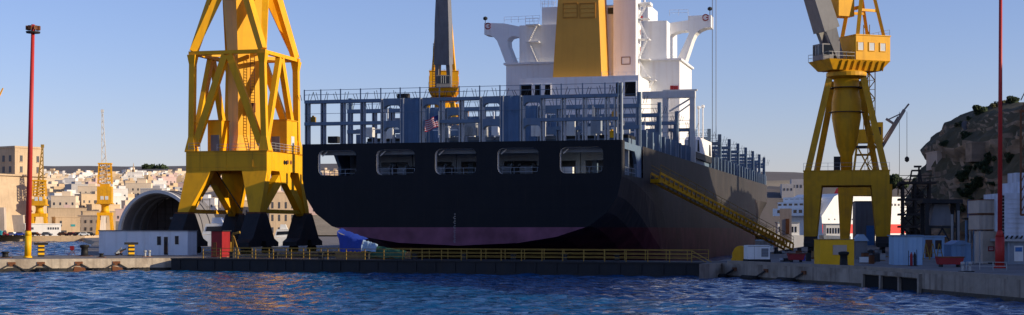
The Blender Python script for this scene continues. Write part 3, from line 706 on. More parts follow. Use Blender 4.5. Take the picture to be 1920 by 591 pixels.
# ================================================================== CRANES
def bogie(parent, x, y, top, wid=1.7, long_=9.0, ground=0.0):
    b = MB(); b.prism([(y-1.1, top), (y+1.1, top), (y+long_*.36, ground+2.0), (y+long_*.5, ground+1.5), (y+long_*.5, ground+.9), (y+1.0, ground+.9), (y+.6, ground+1.7), (y-.6, ground+1.7), (y-1.0, ground+.9), (y-long_*.5, ground+.9), (y-long_*.5, ground+1.5), (y-long_*.36, ground+2.0)], x-wid/2, x+wid/2, 'x')
    o = b.build('bogie', 'dark_steel', parent)
    wm_ = MB().tube((-.28, 0, 0), (.28, 0, 0), .45, n=14).mesh('wheel', 'black')
    for k in (-.42, -.27, .27, .42): link('wheel', wm_, o, (x, y+long_*k, ground+.45))
    return o
def tower_crane_left():
    C_ = W(-34.35, 10.9)*1.1; C_.z = 1.6
    t = thing('portal_crane', 'huge yellow portal crane with black bogies, beside the stern on the left', 'crane', C_, -AX); t.scale = (1.1, 1.1, 1.1)
    Z = lambda z: z-1.6
    Y = 'crane_yellow'; fx, fy = 5.3, 8.2
    for sx in (-1, 1):
        for sy in (-1, 1):
            m = MB(); m.hexa([(sx*fx-.75, sy*fy-.7, Z(7)), (sx*fx+.75, sy*fy-.7, Z(7)), (sx*fx+.75, sy*fy+.7, Z(7)), (sx*fx-.75, sy*fy+.7, Z(7))],
                             [(min(sx*6, sx*2.3), sy*5.6-.75, Z(12.9)), (max(sx*6, sx*2.3), sy*5.6-.75, Z(12.9)), (max(sx*6, sx*2.3), sy*5.6+.75, Z(12.9)), (min(sx*6, sx*2.3), sy*5.6+.75, Z(12.9))])
            m.build('leg', Y, t)
            m = MB(); m.beam((sx*5.4, sy*.9, Z(12.2)), (sx*5.3, sy*7.6, Z(7.2)), 1.0, 1.5); m.build('side_strut', Y, t)
            bogie(t, sx*fx, sy*fy, Z(6.99), 2.1, 10.0)
            m = MB(); m.box(sx*fx-1.0, sx*fx+1.0, sy*fy-.95, sy*fy+.95, Z(6.7), Z(7.2)); m.build('leg_foot', 'rust_brown', t)
        m = MB(); m.box(sx*5.3-.35, sx*5.3+.35, -7.5, 7.5, Z(7.05), Z(7.6)); m.build('tie_beam', 'crane_ochre', t)
        m = MB(); m.box(sx*5.3-.7, sx*5.3+.7, -4.8, 4.8, Z(12.9), Z(15.5)); m.prism([(-2.0, Z(12.9)), (2.0, Z(12.9)), (1.2, Z(11.2)), (-1.2, Z(11.2))], sx*5.3-.68, sx*5.3+.68, 'x'); m.build('side_beam', Y, t)
    for sy in (-1, 1):
        m = MB(); m.box(-6, 6, sy*5.6-.78, sy*5.6+.78, Z(12.9), Z(15.5)); m.build('portal_beam', Y, t)
        m = MB(); m.box(-6.15, 6.15, sy*5.6-.9, sy*5.6+.9, Z(15.5), Z(15.62)); m.build('beam_cap', 'crane_ochre', t)
    m = MB(); m.box(-4.6, 4.6, -4.8, 4.8, Z(15.2), Z(15.45)); m.build('portal_deck', 'crane_ochre', t)
    for x in (-3.9, 0.0, 3.9): m = MB(); m.box(x-.05, x+.05, -6.41, -6.38, Z(12.95), Z(15.45)); m.build('plate_seam', 'crane_ochre', t)
    for z in (13.35, 15.05): m = MB(); m.box(-5.9, 5.9, -6.42, -6.38, Z(z)-.03, Z(z)+.03); m.build('plate_seam', 'crane_ochre', t)
    m = MB()
    for y in (-.35, .35): m.tube((6.0, y, Z(14.2)), (6.05, y, Z(14.2)), .32, n=12)
    m.build('port_hole', 'void', t)
    for y in (.5, 1.6): m = MB(); m.tube((5.98, y+.4, Z(14.3)), (6.06, y+.4, Z(14.3)), .3, n=12); m.build('lamp', 'rust_brown', t)
    # lower tower: corner posts and inverted Vs up to the ring beam
    rx, ry, zr = 5.2, 5.9, Z(28.9)
    cor = [(-1, -1), (1, -1), (1, 1), (-1, 1)]
    for sx, sy in cor:
        m = MB(); m.frust((sx*5.5, sy*5.6, Z(15.6)), 1.5, 1.5, (sx*5.4, sy*5.75, Z(17.6)), .8, .8); m.frust((sx*5.4, sy*5.75, Z(17.6)), .8, .8, (sx*rx, sy*ry, Z(27.6)), .8, .8); m.frust((sx*rx, sy*ry, Z(27.6)), .8, .8, (sx*rx, sy*ry, zr), 1.2, 1.2)
        m.build('tower_post', Y, t)
    for sy in (-1, 1):
        m = MB(); m.box(-rx-.5, rx+.5, sy*ry-.32, sy*ry+.32, zr, zr+.5); m.build('ring_beam', Y, t)
        for sx in (-1, 1):
            m = MB(); m.beam((0+sx*.3, sy*ry, zr-.1), (sx*4.9, sy*5.7, Z(16.4)), .7, .95); m.build('tower_brace', Y, t)
            m = MB(); m.beam((sx*rx, sy*ry, zr+.5), (sx*.5, sy*3.4, Z(41.2)), .8, 1.0, .9, 1.3); m.build('upper_brace', Y, t)
    for sx in (-1, 1):
        m = MB(); m.box(sx*rx-.32, sx*rx+.32, -ry+.33, ry-.33, zr, zr+.5); m.build('ring_beam', Y, t)
        for sy in (-1, 1):
            m = MB(); m.beam((sx*rx, sy*.3, zr-.1), (sx*5.3, sy*5.2, Z(16.4)), .7, .95); m.build('tower_brace', Y, t)
            m = MB(); m.beam((sx*rx, sy*(ry-.3), zr+.5), (sx*3.4, sy*.5, Z(41.2)), .75, 1.0, .9, 1.2); m.build('upper_brace', Y, t)
        for sy in (-1, 1):
            m = MB(); m.beam((sx*rx, sy*ry*.98, zr+.25), (sx*1.6, sy*1.6, zr+.25), .4, .5); m.build('ring_tie', Y, t)
    # central column, turned against the portal
    rot = R_(34)+AX-R_(2)
    m = MB(); m.frust((0, 0, Z(15.5)), 4.6, 4.6, (0, 0, Z(18)), 3.7, 3.7, rot); m.frust((0, 0, Z(18)), 3.7, 3.7, (0, 0, Z(29)), 3.8, 3.8, rot); m.frust((0, 0, Z(29)), 3.8, 3.8, (0, 0, Z(41)), 5.2, 5.2, rot); m.build('column', Y, t)
    m = MB(); m.lathe([(3.6, 0), (4.2, .3), (4.2, .9), (3.4, 1.3)], 24, (0, 0, Z(41))); m.build('slew_ring', 'crane_ochre', t)
    m = MB(); m.box(-4.5, 4.5, -5.5, 4.5, Z(42.3), Z(46.5)); m.build('machinery_house', Y, t)
    m = MB(); m.beam((0, -5.2, Z(43.5)), (4, -24, Z(72)), 2.2, 2.6, 1.0, 1.2); m.build('jib', 'boom_grey', t)
    for k, (x0, x1, y0, y1, z0, z1) in enumerate(((-3.7, -1.6, -4.4, -2.0, 15.62, 19.9), (3.1, 5.9, .8, 4.6, 15.62, 20.2))):
        m = MB(); m.box(x0, x1, y0, y1, Z(z0), Z(z1)); c = m.build('switch_cabin', Y, t)
        m = MB(); m.box(x0-.12, x1+.12, y0-.12, y1+.12, Z(z1), Z(z1)+.12); m.build('cabin_roof', 'crane_ochre', c)
        m = MB(); m.box(x0+.5, x0+1.75, y0-.06, y0, Z(z0)+.1, Z(z0)+2.3); m.build('cabin_door', 'boom_grey', c)
        if k: m = MB(); m.box(x1, x1+.06, y0+1.5, y0+2.6, Z(z0)+1.1, Z(z0)+2.4); m.build('cabin_window', 'pane_pale', c)
    railing('r', [(-5.6, -6.3, Z(15.62)), (-3.9, -6.3, Z(15.62))], 1.1, 1.2, 'galvanised', t, .03, 3)
    railing('r', [(6.1, -5.0, Z(15.62)), (6.1, 5.0, Z(15.62))], 1.1, 1.4, 'galvanised', t, .03, 3)
    railing('r', [(-1.4, -6.3, Z(15.62)), (4.8, -6.3, Z(15.62))], .9, 1.4, 'galvanised', t, .03, 2)
    ladder('access_stair', (-4.2, -.5, Z(13)), (-.8, .6, Z(7.4)), .9, 'dark_steel', t, .5, (.3, -.9, 0))
    ladder('column_ladder', (1.9, -1.9, Z(16)), (1.9, -1.9, Z(29)), .6, 'rust_brown', t, .4, (.8, .55, 0))
    m = MB(); m.box(1.2, 2.1, -2.2, -1.3, Z(21.2), Z(22.5)); m.build('cable_drum', 'rust_brown', t)
    return t
tower_crane_left()

def slewing_crane(loc, rz, label, slew, portal=(6.4, 5.2), legs=True, jib_el=72, jib='boom_grey', dz=0.0, jib_len=34.0):
    t = thing('portal_crane', label, 'crane', loc, rz); Y = 'crane_ochre'; Yb = 'crane_yellow'
    px, py = portal; zt, zb = 12.5, 10.3
    for sx in (-1, 1):
        for sy in (-1, 1):
            m = MB(); m.hexa([(sx*(px-.95)-.95, sy*py-.8, 2.5), (sx*(px-.95)+.95, sy*py-.8, 2.5), (sx*(px-.95)+.95, sy*py+.8, 2.5), (sx*(px-.95)-.95, sy*py+.8, 2.5)],
                             [(min(sx*px, sx*(px-2.7)), sy*py-.8, zb), (max(sx*px, sx*(px-2.7)), sy*py-.8, zb), (max(sx*px, sx*(px-2.7)), sy*py+.8, zb), (min(sx*px, sx*(px-2.7)), sy*py+.8, zb)])
            m.build('leg', Y, t)
            bogie(t, sx*(px-.95), sy*py, 2.49, 1.8, 6.0)
            m = MB(); m.beam((sx*(2.6 if sy < 0 else 1.9), sy*2.3, 28.2+dz), (sx*(px-(.6 if sy < 0 else 1.7)), sy*(py-.4), zt), .95, .95); m.build('tower_strut', Y, t)
        m = MB(); m.box(sx*(px-.9)-.7, sx*(px-.9)+.7, -py+.8, py-.8, zb, zt); m.build('side_beam', Y, t)
    for sy in (-1, 1): m = MB(); m.box(-px-.02, px+.02, sy*py-.82, sy*py+.82, zb, zt); m.build('portal_beam', Y, t)
    m = MB(); m.box(-px-.1, px+.1, -py-.9, py+.9, zt, zt+.12); m.build('portal_deck', Y, t)
    m = MB(); m.lathe([(.85, zt+.1), (.95, 15), (1.5, 16.5), (2.25, 21), (2.25, 23.5), (1.95, 25), (1.95, 28.6+dz)], 24); m.build('column', Y, t, True)
    m = MB(); m.lathe([(2.3, 28.4+dz), (3.1, 28.7+dz), (3.1, 29.3+dz), (2.6, 29.55+dz)], 28); m.build('slew_ring', Y, t)
    for z in (25.6, 21.8): m = MB(); m.lathe([(2.0, z), (2.7, z), (2.7, z+.1), (2.0, z+.1)], 20); m.build('gallery', 'dark_steel', t)
    # lattice ladder tower beside the column
    m = MB(); bx, by = 3.3, 2.2
    for dx_, dy_ in ((0, 0), (1.1, 0), (1.1, 1.1), (0, 1.1)): m.beam((bx+dx_, by+dy_, zt), (bx+dx_, by+dy_, 28.4), .13)
    for k in range(11):
        z = zt+k*1.45; a, b = (bx, bx+1.1) if k % 2 else (bx+1.1, bx)
        m.beam((a, by, z), (b, by, z+1.45), .09); m.beam((a, by+1.1, z), (b, by+1.1, z+1.45), .09); m.beam((bx, by, z), (bx+1.1, by, z), .08)
    m.build('ladder_tower', Y, t)
    railing('r', [(-px, -py-.8, zt+.12), (px, -py-.8, zt+.12)], 1.1, 1.8, 'galvanised', t, .025, 2)
    m = MB(); m.box(-1.9, -.9, -4, -3, zt+.12, zt+2.3); m.build('stack_box', 'dark_steel', t)
    # slewing upper works, in their own turned axes: +y is towards the jib
    c, s_ = math.cos(slew), math.sin(slew)
    T = lambda x, y, z: (x*c-y*s_, x*s_+y*c, z+dz)
    def B(m, x0, x1, y0, y1, z0, z1, tx=0, ty=0): return m.hexa([T(x0+tx, y0+ty, z0), T(x1-tx, y0+ty, z0), T(x1-tx, y1-ty, z0), T(x0+tx, y1-ty, z0)], [T(x0, y0, z1), T(x1, y0, z1), T(x1, y1, z1), T(x0, y1, z1)])
    m = MB(); B(m, -3.1, 3.1, -6.0, 5.0, 29.55, 31.1, .9, 1.2); m.build('slewing_platform', Y, t)
    for k in range(8):
        y = -5.0+k*1.1
        for x in (-3.0, 3.0): m = MB(); m.beam(T(x*.75, y, 29.6), T(x*1.02, y, 31.0), .14, .3); m.build('platform_rib', Y, t)
    m = MB(); B(m, -3.0, 3.0, -6.0, .2, 31.1, 34.9); mh = m.build('machinery_house', Yb, t)
    m = MB(); B(m, -3.1, 3.1, -6.1, .3, 34.9, 35.05); m.build('house_roof', Yb, mh)
    for sx in (-1, 1):
        for y in (-5.1, -3.1, -1.1):
            m = MB(); x0, x1 = sorted((sx*3.0, sx*3.06)); B(m, x0, x1, y, y+.95, 32.6, 33.8); w_ = m.build('house_window', 'pane_pale', mh)
            f = MB(); x0, x1 = sorted((sx*3.0, sx*3.1)); B(f, x0, x1, y-.12, y, 32.5, 33.9); B(f, x0, x1, y+.95, y+1.07, 32.5, 33.9); B(f, x0, x1, y, y+.95, 33.8, 33.92); B(f, x0, x1, y, y+.95, 32.48, 32.6); f.build('window_frame', Yb, w_)
    for x in (-1.6, 1.6): m = MB(); B(m, x-.55, x+.55, -6.06, -6.0, 32.6, 33.8); m.build('house_window', 'pane_pale', mh)
    m = MB(); B(m, -1.4, 1.4, 3.2, 5.2, 31.1, 33.6); cb = m.build('operator_cab', 'boom_grey', t)
    m = MB(); B(m, -1.2, 1.2, 5.2, 5.26, 31.9, 33.4); 
    for sx in (-1, 1): x0, x1 = sorted((sx*1.4, sx*1.46)); B(m, x0, x1, 3.5, 4.9, 31.9, 33.4)
    m.build('cab_glass', 'glass_dark', cb)
    for k in range(3): m = MB(); B(m, -.5+.45*k, -.42+.45*k, 5.24, 5.3, 31.9, 33.4); m.build('cab_mullion', 'post_white', cb)
    # A-frame over the house
    for x in (-2.2, 2.2):
        m = MB(); m.beam(T(x, -.6, 34.9), T(x*.55, -2.6, 47), .6, .7); m.build('frame_leg', Yb, t)
        m = MB(); m.beam(T(x, -5.4, 34.9), T(x*.55, -2.6, 47), .5, .6); m.build('frame_leg', Yb, t)
        m = MB(); m.beam(T(x*.9, -1.3, 39), T(x*.8, -4.3, 39), .3, .4); m.build('frame_tie', Yb, t)
    m = MB(); m.beam(T(-1.9, -1.2, 39.4), T(1.9, -1.2, 39.4), .4, .5); m.beam(T(-1.3, -2.6, 47), T(1.3, -2.6, 47), .6, .6); m.build('frame_cross_beam', Yb, t)
    m = MB(); B(m, -1.3, 1.3, -.6, 2.2, 38.0, 41.5); m.build('counterweight', Yb, t)
    m = MB(); m.beam(T(0, .5, 41.5), T(0, -2.4, 46.6), .5, .6); m.build('counterweight_arm', Yb, t)
    # box jib with forked foot
    e = R_(jib_el); q = lambda d, z0=31.5: T(0, 2.0+d*math.cos(e), z0+d*math.sin(e))
    for x in (-1.25, 1.25):
        m = MB(); b0 = T(x, 2.0, 31.3); b1 = T(x*.9, 2.0+5*math.cos(e), 31.3+5*math.sin(e)); m.beam(b0, b1, .7, 1.1, .8, 2.0); m.build('jib_foot', jib, t)
    m = MB(); m.beam(q(4.6), q(13), 3.3, 2.8, 3.0, 2.6); m.beam(q(13), q(jib_len), 3.0, 2.6, 1.3, 1.0); m.build('jib', jib, t)
    if jib_len > 50:
        for o in (-.25, .3):
            tip = Vector(q(jib_len)); m = MB(); m.tube(tip+Vector((o, 0, 0)), Vector((tip.x+o, tip.y, 15.4)), .05, n=5); m.build('hoist_rope', 'boom_grey', t)
        m = MB(); m.lathe([(.06, 0), (.22, .2), (.22, .9), (.06, 1.2)], 8, (tip.x, tip.y, 14.4)); m.build('hook_block', 'boom_grey', t)
    ladder('jib_ladder', T(1.9, 2.6, 31.2), T(1.7, 2.0+9*math.cos(e), 31.5+9*math.sin(e)), .8, 'dark_steel', t, .5, (c, s_, 0))
    pts = [T(-3.0, .4, 31.1), T(-3.0, 5.0, 31.1), T(3.0, 5.0, 31.1), T(3.0, .4, 31.1)]
    railing('r', pts, 1.1, 1.5, 'galvanised', t, .03, 2)
    pts = [T(-3.0, -5.9, 35.05), T(3.0, -5.9, 35.05)]; railing('r', pts, .9, 1.5, 'galvanised', t, .025, 2)
    return t
rc = P(1587, 430, 240); rc.z = 1.6
slewing_crane(rc, -R_(12.4), 'yellow portal crane with grey jib and windowed house, on the right-hand quay', R_(122.8), jib_el=70, dz=-1.3, jib_len=62)
bc = W(-37.5, 117, 1.6)
slewing_crane(bc, -AX, 'yellow crane with broad grey jib rising behind the ship\'s stern frames', R_(196), jib_el=79, dz=1.6)

def lattice_crane(loc, rz, label, h, wbase, jib_vec, cab=(0, 0), col='crane_ochre', thin=1.0, group=None, portal_h=9.0, jibcol=None):
    """small dockside crane: portal, lattice tower, cab, lattice jib"""
    t = thing('dock_crane', label, 'crane', loc, rz, group); hw = wbase/2
    for sx in (-1, 1):
        for sy in (-1, 1):
            m = MB(); m.frust((sx*hw, sy*hw, 0), .9*thin, .9*thin, (sx*hw*.9, sy*hw*.9, portal_h-1.6), 1.5*thin, 1.5*thin); m.build('leg', col, t)
    for sy in (-1, 1): m = MB(); m.box(-hw-.3, hw+.3, sy*hw*.9-.5*thin, sy*hw*.9+.5*thin, portal_h-1.6, portal_h); m.build('portal_beam', col, t)
    for sx in (-1, 1): m = MB(); x0, x1 = sx*hw*.9-.5*thin, sx*hw*.9+.5*thin; m.box(x0, x1, -hw*.9+.51*thin, hw*.9-.51*thin, portal_h-1.58, portal_h-.02); m.build('portal_beam', col, t)
    m = MB(); a = hw*.55
    n = 6; z0, z1 = portal_h, h
    for k in range(n):
        za, zb_ = z0+(z1-z0)*k/n, z0+(z1-z0)*(k+1)/n; ra, rb = a*(1-.35*k/n), a*(1-.35*(k+1)/n)
        for i in range(4):
            cx = [(-1, -1), (1, -1), (1, 1), (-1, 1)]; p, q = cx[i], cx[(i+1) % 4]
            m.beam((p[0]*ra, p[1]*ra, za), (p[0]*rb, p[1]*rb, zb_), .3*thin); m.beam((p[0]*ra, p[1]*ra, za), (q[0]*rb, q[1]*rb, zb_), .18*thin); m.beam((p[0]*rb, p[1]*rb, zb_), (q[0]*rb, q[1]*rb, zb_), .18*thin)
    m.build('lattice_tower', col, t)
    m = MB(); m.box(-hw*.75, hw*.75, -hw*.8, hw*.8, h*.62, h*.62+.4*thin); m.box(-hw*.62, hw*.62, -hw*.6, hw*.7, h*.62+.4*thin, h*.62+3.6*thin); cbb = m.build('machinery_house', col, t)
    m = MB(); m.box(hw*.2, hw*.55, -hw*.6-.1, -hw*.6, h*.62+1.2, h*.62+2.8); m.build('cab_window', 'pane_pale', cbb)
    p0 = Vector((0, 0, h*.8)); v = Vector(jib_vec); ux = v.cross(Vector((0, 1, 0))).normalized(); uy = v.cross(ux).normalized(); m = MB(); n = 12
    for sx, sy in ((-1, -1), (1, -1), (1, 1), (-1, 1)): m.beam(p0+(ux*sx+uy*sy)*.9*thin, p0+v+(ux*sx+uy*sy)*.25*thin, .22*thin, .22*thin)
    for k in range(n):
        w0, w1 = .9-.65*k/n, .9-.65*(k+1)/n; sg = 1 if k % 2 else -1
        for sy in (-1, 1): m.beam(p0+v*k/n+(ux*sg*w0+uy*sy*w0)*thin, p0+v*(k+1)/n+(-ux*sg*w1+uy*sy*w1)*thin, .14*thin); m.beam(p0+v*k/n+(ux*sy*w0+uy*sg*w0)*thin, p0+v*(k+1)/n+(ux*sy*w1-uy*sg*w1)*thin, .14*thin)
    m.build('lattice_jib', jibcol or col, t)
    return t
# crane standing behind the right-hand one
l2 = P(1622, 430, 318); l2.z = 1.6
t = thing('dock_crane', 'smaller yellow crane with dark jib, half hidden behind the right-hand crane', 'crane', l2, -R_(13))
for sx in (-1, 1):
    for sy in (-1, 1): m = MB(); m.frust((sx*4.1, sy*3.5, 0), 1.6, 1.2, (sx*3.9, sy*3.5, 10.5), 3.0, 1.4); m.build('leg', 'crane_ochre', t)
    m = MB(); m.box(sx*4-.6, sx*4+.6, -2.8, 2.8, 10.5, 12.3); m.build('side_beam', 'crane_ochre', t)
for sy in (-1, 1): m = MB(); m.box(-5.4, 5.4, sy*3.5-.7, sy*3.5+.7, 10.5, 12.8); m.build('portal_beam', 'crane_ochre', t)
m = MB()
for sx in (-1, 1):
    for sy in (-1, 1):
        m.beam((sx*2.6, sy*2.4, 12.8), (sx*1.3, sy*1.3, 24), .4)
        for z in (15.5, 19): k = 2.6-1.3*(z-12.8)/11.2; m.beam((sx*k, sy*k, z), (-sx*k, sy*k, z), .25); m.beam((sx*k, sy*k, z), (sx*k, -sy*k, z), .25)
        m.beam((sx*2.4, sy*2.4, 13), (-sx*1.7, sy*1.7, 21), .2); m.beam((sx*2.4, sy*2.4, 13), (sx*1.7, -sy*1.7, 21), .2)
m.build('lattice_tower', 'crane_ochre', t)
m = MB(); m.box(-3.2, 3.6, -2.2, 2.2, 20.4, 20.8); m.build('platform', 'dark_steel', t)
m = MB(); m.box(1.2, 3.6, -2.0, 2.0, 21.4, 25.6); m.box(-2.4, 1.19, -1.5, 1.5, 21.4, 24.2); cb = m.build('machinery_house', 'crane_yellow', t)
m = MB(); m.box(1.5, 3.2, -2.06, -2.0, 23, 24.6); m.build('cab_window', 'glass_dark', cb)
m = MB()
for x0 in (-.3, .9): 
    for y0 in (.6, 1.8): m.beam((x0, y0, 24), (x0, y0, 46), .16)
for k in range(15):
    z = 24+k*1.45; a, b = (-.3, .9) if k % 2 else (.9, -.3); m.beam((a, .6, z), (b, .6, z+1.45), .11); m.beam((-.3, .6, z), (.9, .6, z), .1); m.beam((a, 1.8, z), (b, 1.8, z+1.45), .11)
m.build('ladder_mast', 'crane_ochre', t)
m = MB(); p0, p1 = Vector((3.4, 0, 20.6)), Vector((7.9, 0, 28.2))
m.beam(p0, p1, .5, .7); m.beam((4.6, 0, 26.2), (7.6, 0, 27.6), .25); m.beam((4.2, 0, 26.4), (6.0, 0, 25.2), .7, .5); m.beam((3.6, 0, 22.0), (6.6, 0, 26.8), .25); m.beam((7.4, 0, 27.6), (8.8, 0, 29.4), .35); m.build('jib', 'boom_grey', t)
for x, z0 in ((6.9, 13.3), (8.4, 18.5)):
    m = MB(); m.tube((x, 0, z0), (x, 0, 27.8), .05, n=5); m.lathe([(.1, 0), (.45, .3), (.45, .9), (.1, 1.2)], 8, (x, 0, z0-1.1)); m.build('hook_line', 'dark_steel', t)

# ================================================================== LIGHT MASTS
def mast(base, top, r, label, foot_mat, foot_h, foot_r):
    t = thing('light_mast', label, 'light mast', base, 0); v = Vector(top)-Vector(base)
    k = foot_h/v.z
    m = MB(); m.tube(v*k, v, r, r*.62, 12); m.build('pole', 'mast_red', t, True)
    m = MB(); m.tube(v*.0, v*(k*.06), foot_r*1.35, foot_r*1.2, 14); m.tube(v*(k*.06), v*(k*.82), foot_r, foot_r, 14); m.tube(v*(k*.82), v*k, foot_r, r, 14); m.build('pole_foot', foot_mat, t, True)
    if v.z < 31:
        m = MB(); m.lathe([(.85, 0), (.9, .12), (.9, .2), (.3, .25)], 12, v-Vector((0, 0, 1.1))); hd = m.build('lamp_ring', 'dark_steel', t)
        lm = MB().box(-.16, .16, -.22, .22, -.2, .3).mesh('floodlight', 'rust_brown')
        for i in range(7): a = 2*math.pi*i/7; link('floodlight', lm, hd, v+Vector((.72*math.cos(a), .72*math.sin(a), -.5)), a)
    return t
mast(G(52, 483.5), P(62, 46, 193), .36, 'tall red lamp mast on a yellow foot, left end of the pier', 'bright_yellow', 3.4, .42)
b = G(1874.5, 503); mast(b, Vector((b.x+.1, b.y, 32)), .22, 'tall red lamp mast on the right-hand quay before the white tanks', 'mast_red', 3.5, .42)
m = MB(); b = G(1874.5, 503)

# ================================================================== LEFT PIER
pa = math.atan2(7.9, 18.5)
p0 = G(183, 478.5); HA = R_(-3)
hut = thing('site_hut', 'long low whitish cabin with three dark openings on the left pier', 'hut', p0, HA)
k = p0.y/F; L = 171*k; hh = 45*k
m = MB(); m.box(0, L*.33, .6, 5, 0, hh); m.box(L*.33, L, 0, 5, 0, hh-.02); m.build('wall', 'hut_white', hut)
m = MB(); m.box(-.1, L*.33-.02, .5, 5.1, hh, hh+.14); m.box(L*.33, L+.1, -.12, 5.1, hh-.02, hh+.12); m.build('roof', 'boom_grey', hut)
for x0, x1, z0, z1, nm in ((.662, .706, .42, .78, 'window'), (.738, .782, .02, .76, 'door'), (.86, .902, .45, .80, 'window')):
    m = MB(); m.box(L*x0, L*x1, -.05, 0, hh*z0, hh*z1); d = m.build(nm, 'glass_dark', hut)
    f = MB(); f.box(L*x0-.07, L*x0, -.08, .0, hh*z0, hh*z1+.07); f.box(L*x1, L*x1+.07, -.08, .0, hh*z0, hh*z1+.07); f.box(L*x0, L*x1, -.08, .0, hh*z1, hh*z1+.07); f.build('frame', 'white_paint', d)
m = MB()
for k_ in range(14): m.box(L*.33+k_*.65, L*.33+k_*.65+.03, -.03, 0, .1, hh-.1)
m.build('panel_joints', 'hut_white', hut)
def hazard_stand(x, y, label):
    b = G(x, y); t = thing('hazard_post', label, 'mooring post', b, pa)
    m = MB(); m.box(-.85, .85, -.45, .45, 1.55, 1.85); m.build('cap_plate', 'black', t)
    for k in range(6): m = MB(); m.frust((0, 0, k*.26), .78, .7, (0, 0, (k+1)*.26), .78, .7); m.build('stripe_band', 'bright_yellow' if k % 2 else 'hazard_black', t)
hazard_stand(77, 481.5, 'yellow and black striped fender post next to the yellow mast foot')
hazard_stand(246, 480.5, 'yellow and black striped fender post before the whitish cabin')
def bollard(b, label, r=.42, h=1.0, rz=0, grp=None):
    t = thing('bollard', label, 'bollard', b, rz, grp)
    m = MB(); m.lathe([(r*1.5, 0), (r*1.5, .1), (r*.95, .14), (r*.85, h*.7), (r*1.25, h*.82), (r*1.25, h*.95), (r*.6, h)], 14); m.build('post', 'black', t, True)
    m = MB(); m.box(-r*1.9, r*1.9, -r*1.6, r*1.6, -.02, .06); m.build('base_plate', 'rust_brown', t)
bollard(G(158.5, 480.5), 'big black bollard between the two striped posts on the pier', .52, 1.55)
bollard(G(10, 483.5), 'squat black bollard at the far left pier edge', .42, .8)
bollard(G(190, 483), 'small dark bollard at the pier edge left of the cabin corner', .28, .55)
for x, y, lb in ((276, 482, 'grey double cleat on the pier edge before the cabin'),):
    b = G(x, y); t = thing('double_cleat', lb, 'cleat', b, pa)
    for q in (-.28, .28): m = MB(); m.lathe([(.16, 0), (.14, .55), (.22, .7), (.22, .85), (.1, .9)], 10, (q, 0, 0)); m.build('horn', 'galvanised', t)
    m = MB(); m.box(-.6, .6, -.3, .3, 0, .08); m.build('base_plate', 'rust_brown', t)
b = G(225, 480); t = thing('scrap_heap', 'low heap of dark scrap and ropes at the cabin\'s left corner', 'scrap', b, 0)
for k in range(9):
    m = MB(); a = rng.uniform(0, 6); m.beam((rng.uniform(-.8, .5), rng.uniform(-.5, .5), .15+.05*k), (rng.uniform(-.2, 1.0), rng.uniform(-.5, .5), .25+.1*k), .22, .2); m.build('scrap_piece', rng.choice(('dark_steel', 'rust_brown', 'galvanised')), t)
b = G(135, 479.5); t = thing('warning_stand', 'small red sign on a low stand by the pier rail', 'sign', b, 0)
m = MB(); m.box(-.28, .28, -.03, .03, .75, 1.3); m.build('board', 'red_paint', t)
m = MB(); m.beam((-.5, 0, 0), (0, 0, .8), .06); m.beam((.5, 0, 0), (0, 0, .8), .06); m.beam((0, 0, 0), (0, 0, .8), .06); m.beam((-.9, 0, .35), (1.0, 0, .35), .05); m.build('stand', 'rust_brown', t)
t = thing('pier_rail', 'thin grey rail along the pier behind the big bollard', 'railing', G(84, 477), pa)
railing('r', [(0, 0, 0), (5.5, 0, 0)], .95, 1.4, 'galvanised', t, .03, 2)
# fenders, chains and dark recesses on the pier face
def face_pt(f, z, off=.0):                         # along the pier front, 0 at the gate
    a, c = Vector((-42.5, 192.2, 0)), Vector((-61, 184.3, 0)); d = (c-a).normalized(); n = Vector((-d.y, d.x, 0)); n = n if n.y < 0 else -n
    p = a+d*f+n*off; p.z = z; return p
def px_face(x):                                    # photo column -> distance along the face
    best = min((abs((face_pt(f*.05, 0).x/face_pt(f*.05, 0).y*F+HX)-x), f*.05) for f in range(0, 900)); return best[1]
grp = 'chained fenders along the pier face'
for i, (x, hang) in enumerate(((22, 'at the far left'), (77, 'below the striped post beside the yellow mast'), (148, 'below the big bollard'), (218, 'below the scrap heap'))):
    f = px_face(x); t = thing('chain_fender', 'rusty recess with chains on the pier face '+hang, 'fender', face_pt(f, 0, .0), pa, grp)
    m = MB(); m.box(-.45, .45, -.10, .0, .75, 1.25); m.build('bracket', 'rust_brown', t)
    for sg in (-1, 1): m = MB(); m.beam((sg*.25, -.14, .95), (sg*1.75, -.2, .12), .14, .14); m.build('chain', 'dark_steel', t)
    m = MB(); m.prism([(-1.1+.2*i, .02), (1.2-.15*i, .02), (.7, .62-.06*i), (-.5, .55+.05*i)], -.12, -.01, 'y'); m.build('rubbing_plate', 'rust_brown' if i > 1 else 'wet_dark', t)
for x, wd, lb in ((100, 4.4, 'wet black log fender floating at the pier below the yellow mast'), (188, 2.5, 'dark grey slab fender leaning on the pier between two chain recesses'), (262, 2.2, 'low dark fender floating at the pier below the cleat')):
    f = px_face(x); t = thing('log_fender', lb, 'fender', face_pt(f, 0, .35), pa)
    m = MB(); m.tube((-wd/2, 0, .12), (wd/2, 0, .12), .34, n=12); m.build('log', 'rubber', t, True)
    m = MB()
    for q in range(4): x_ = -wd/2+wd*(q+.5)/4; m.tube((x_-.06, 0, .12), (x_+.06, 0, .12), .37, n=12)
    m.build('strap', 'dark_steel', t)
m = MB()
a, c = face_pt(-.2, 0, .03), face_pt(95, 0, .03); m.add([a+Vector((0, 0, -.3)), c+Vector((0, 0, -.3)), c+Vector((0, 0, .55)), a+Vector((0, 0, .42))], [(0, 1, 2, 3)])
struct('tide_mark_left', m, 'wet_dark')

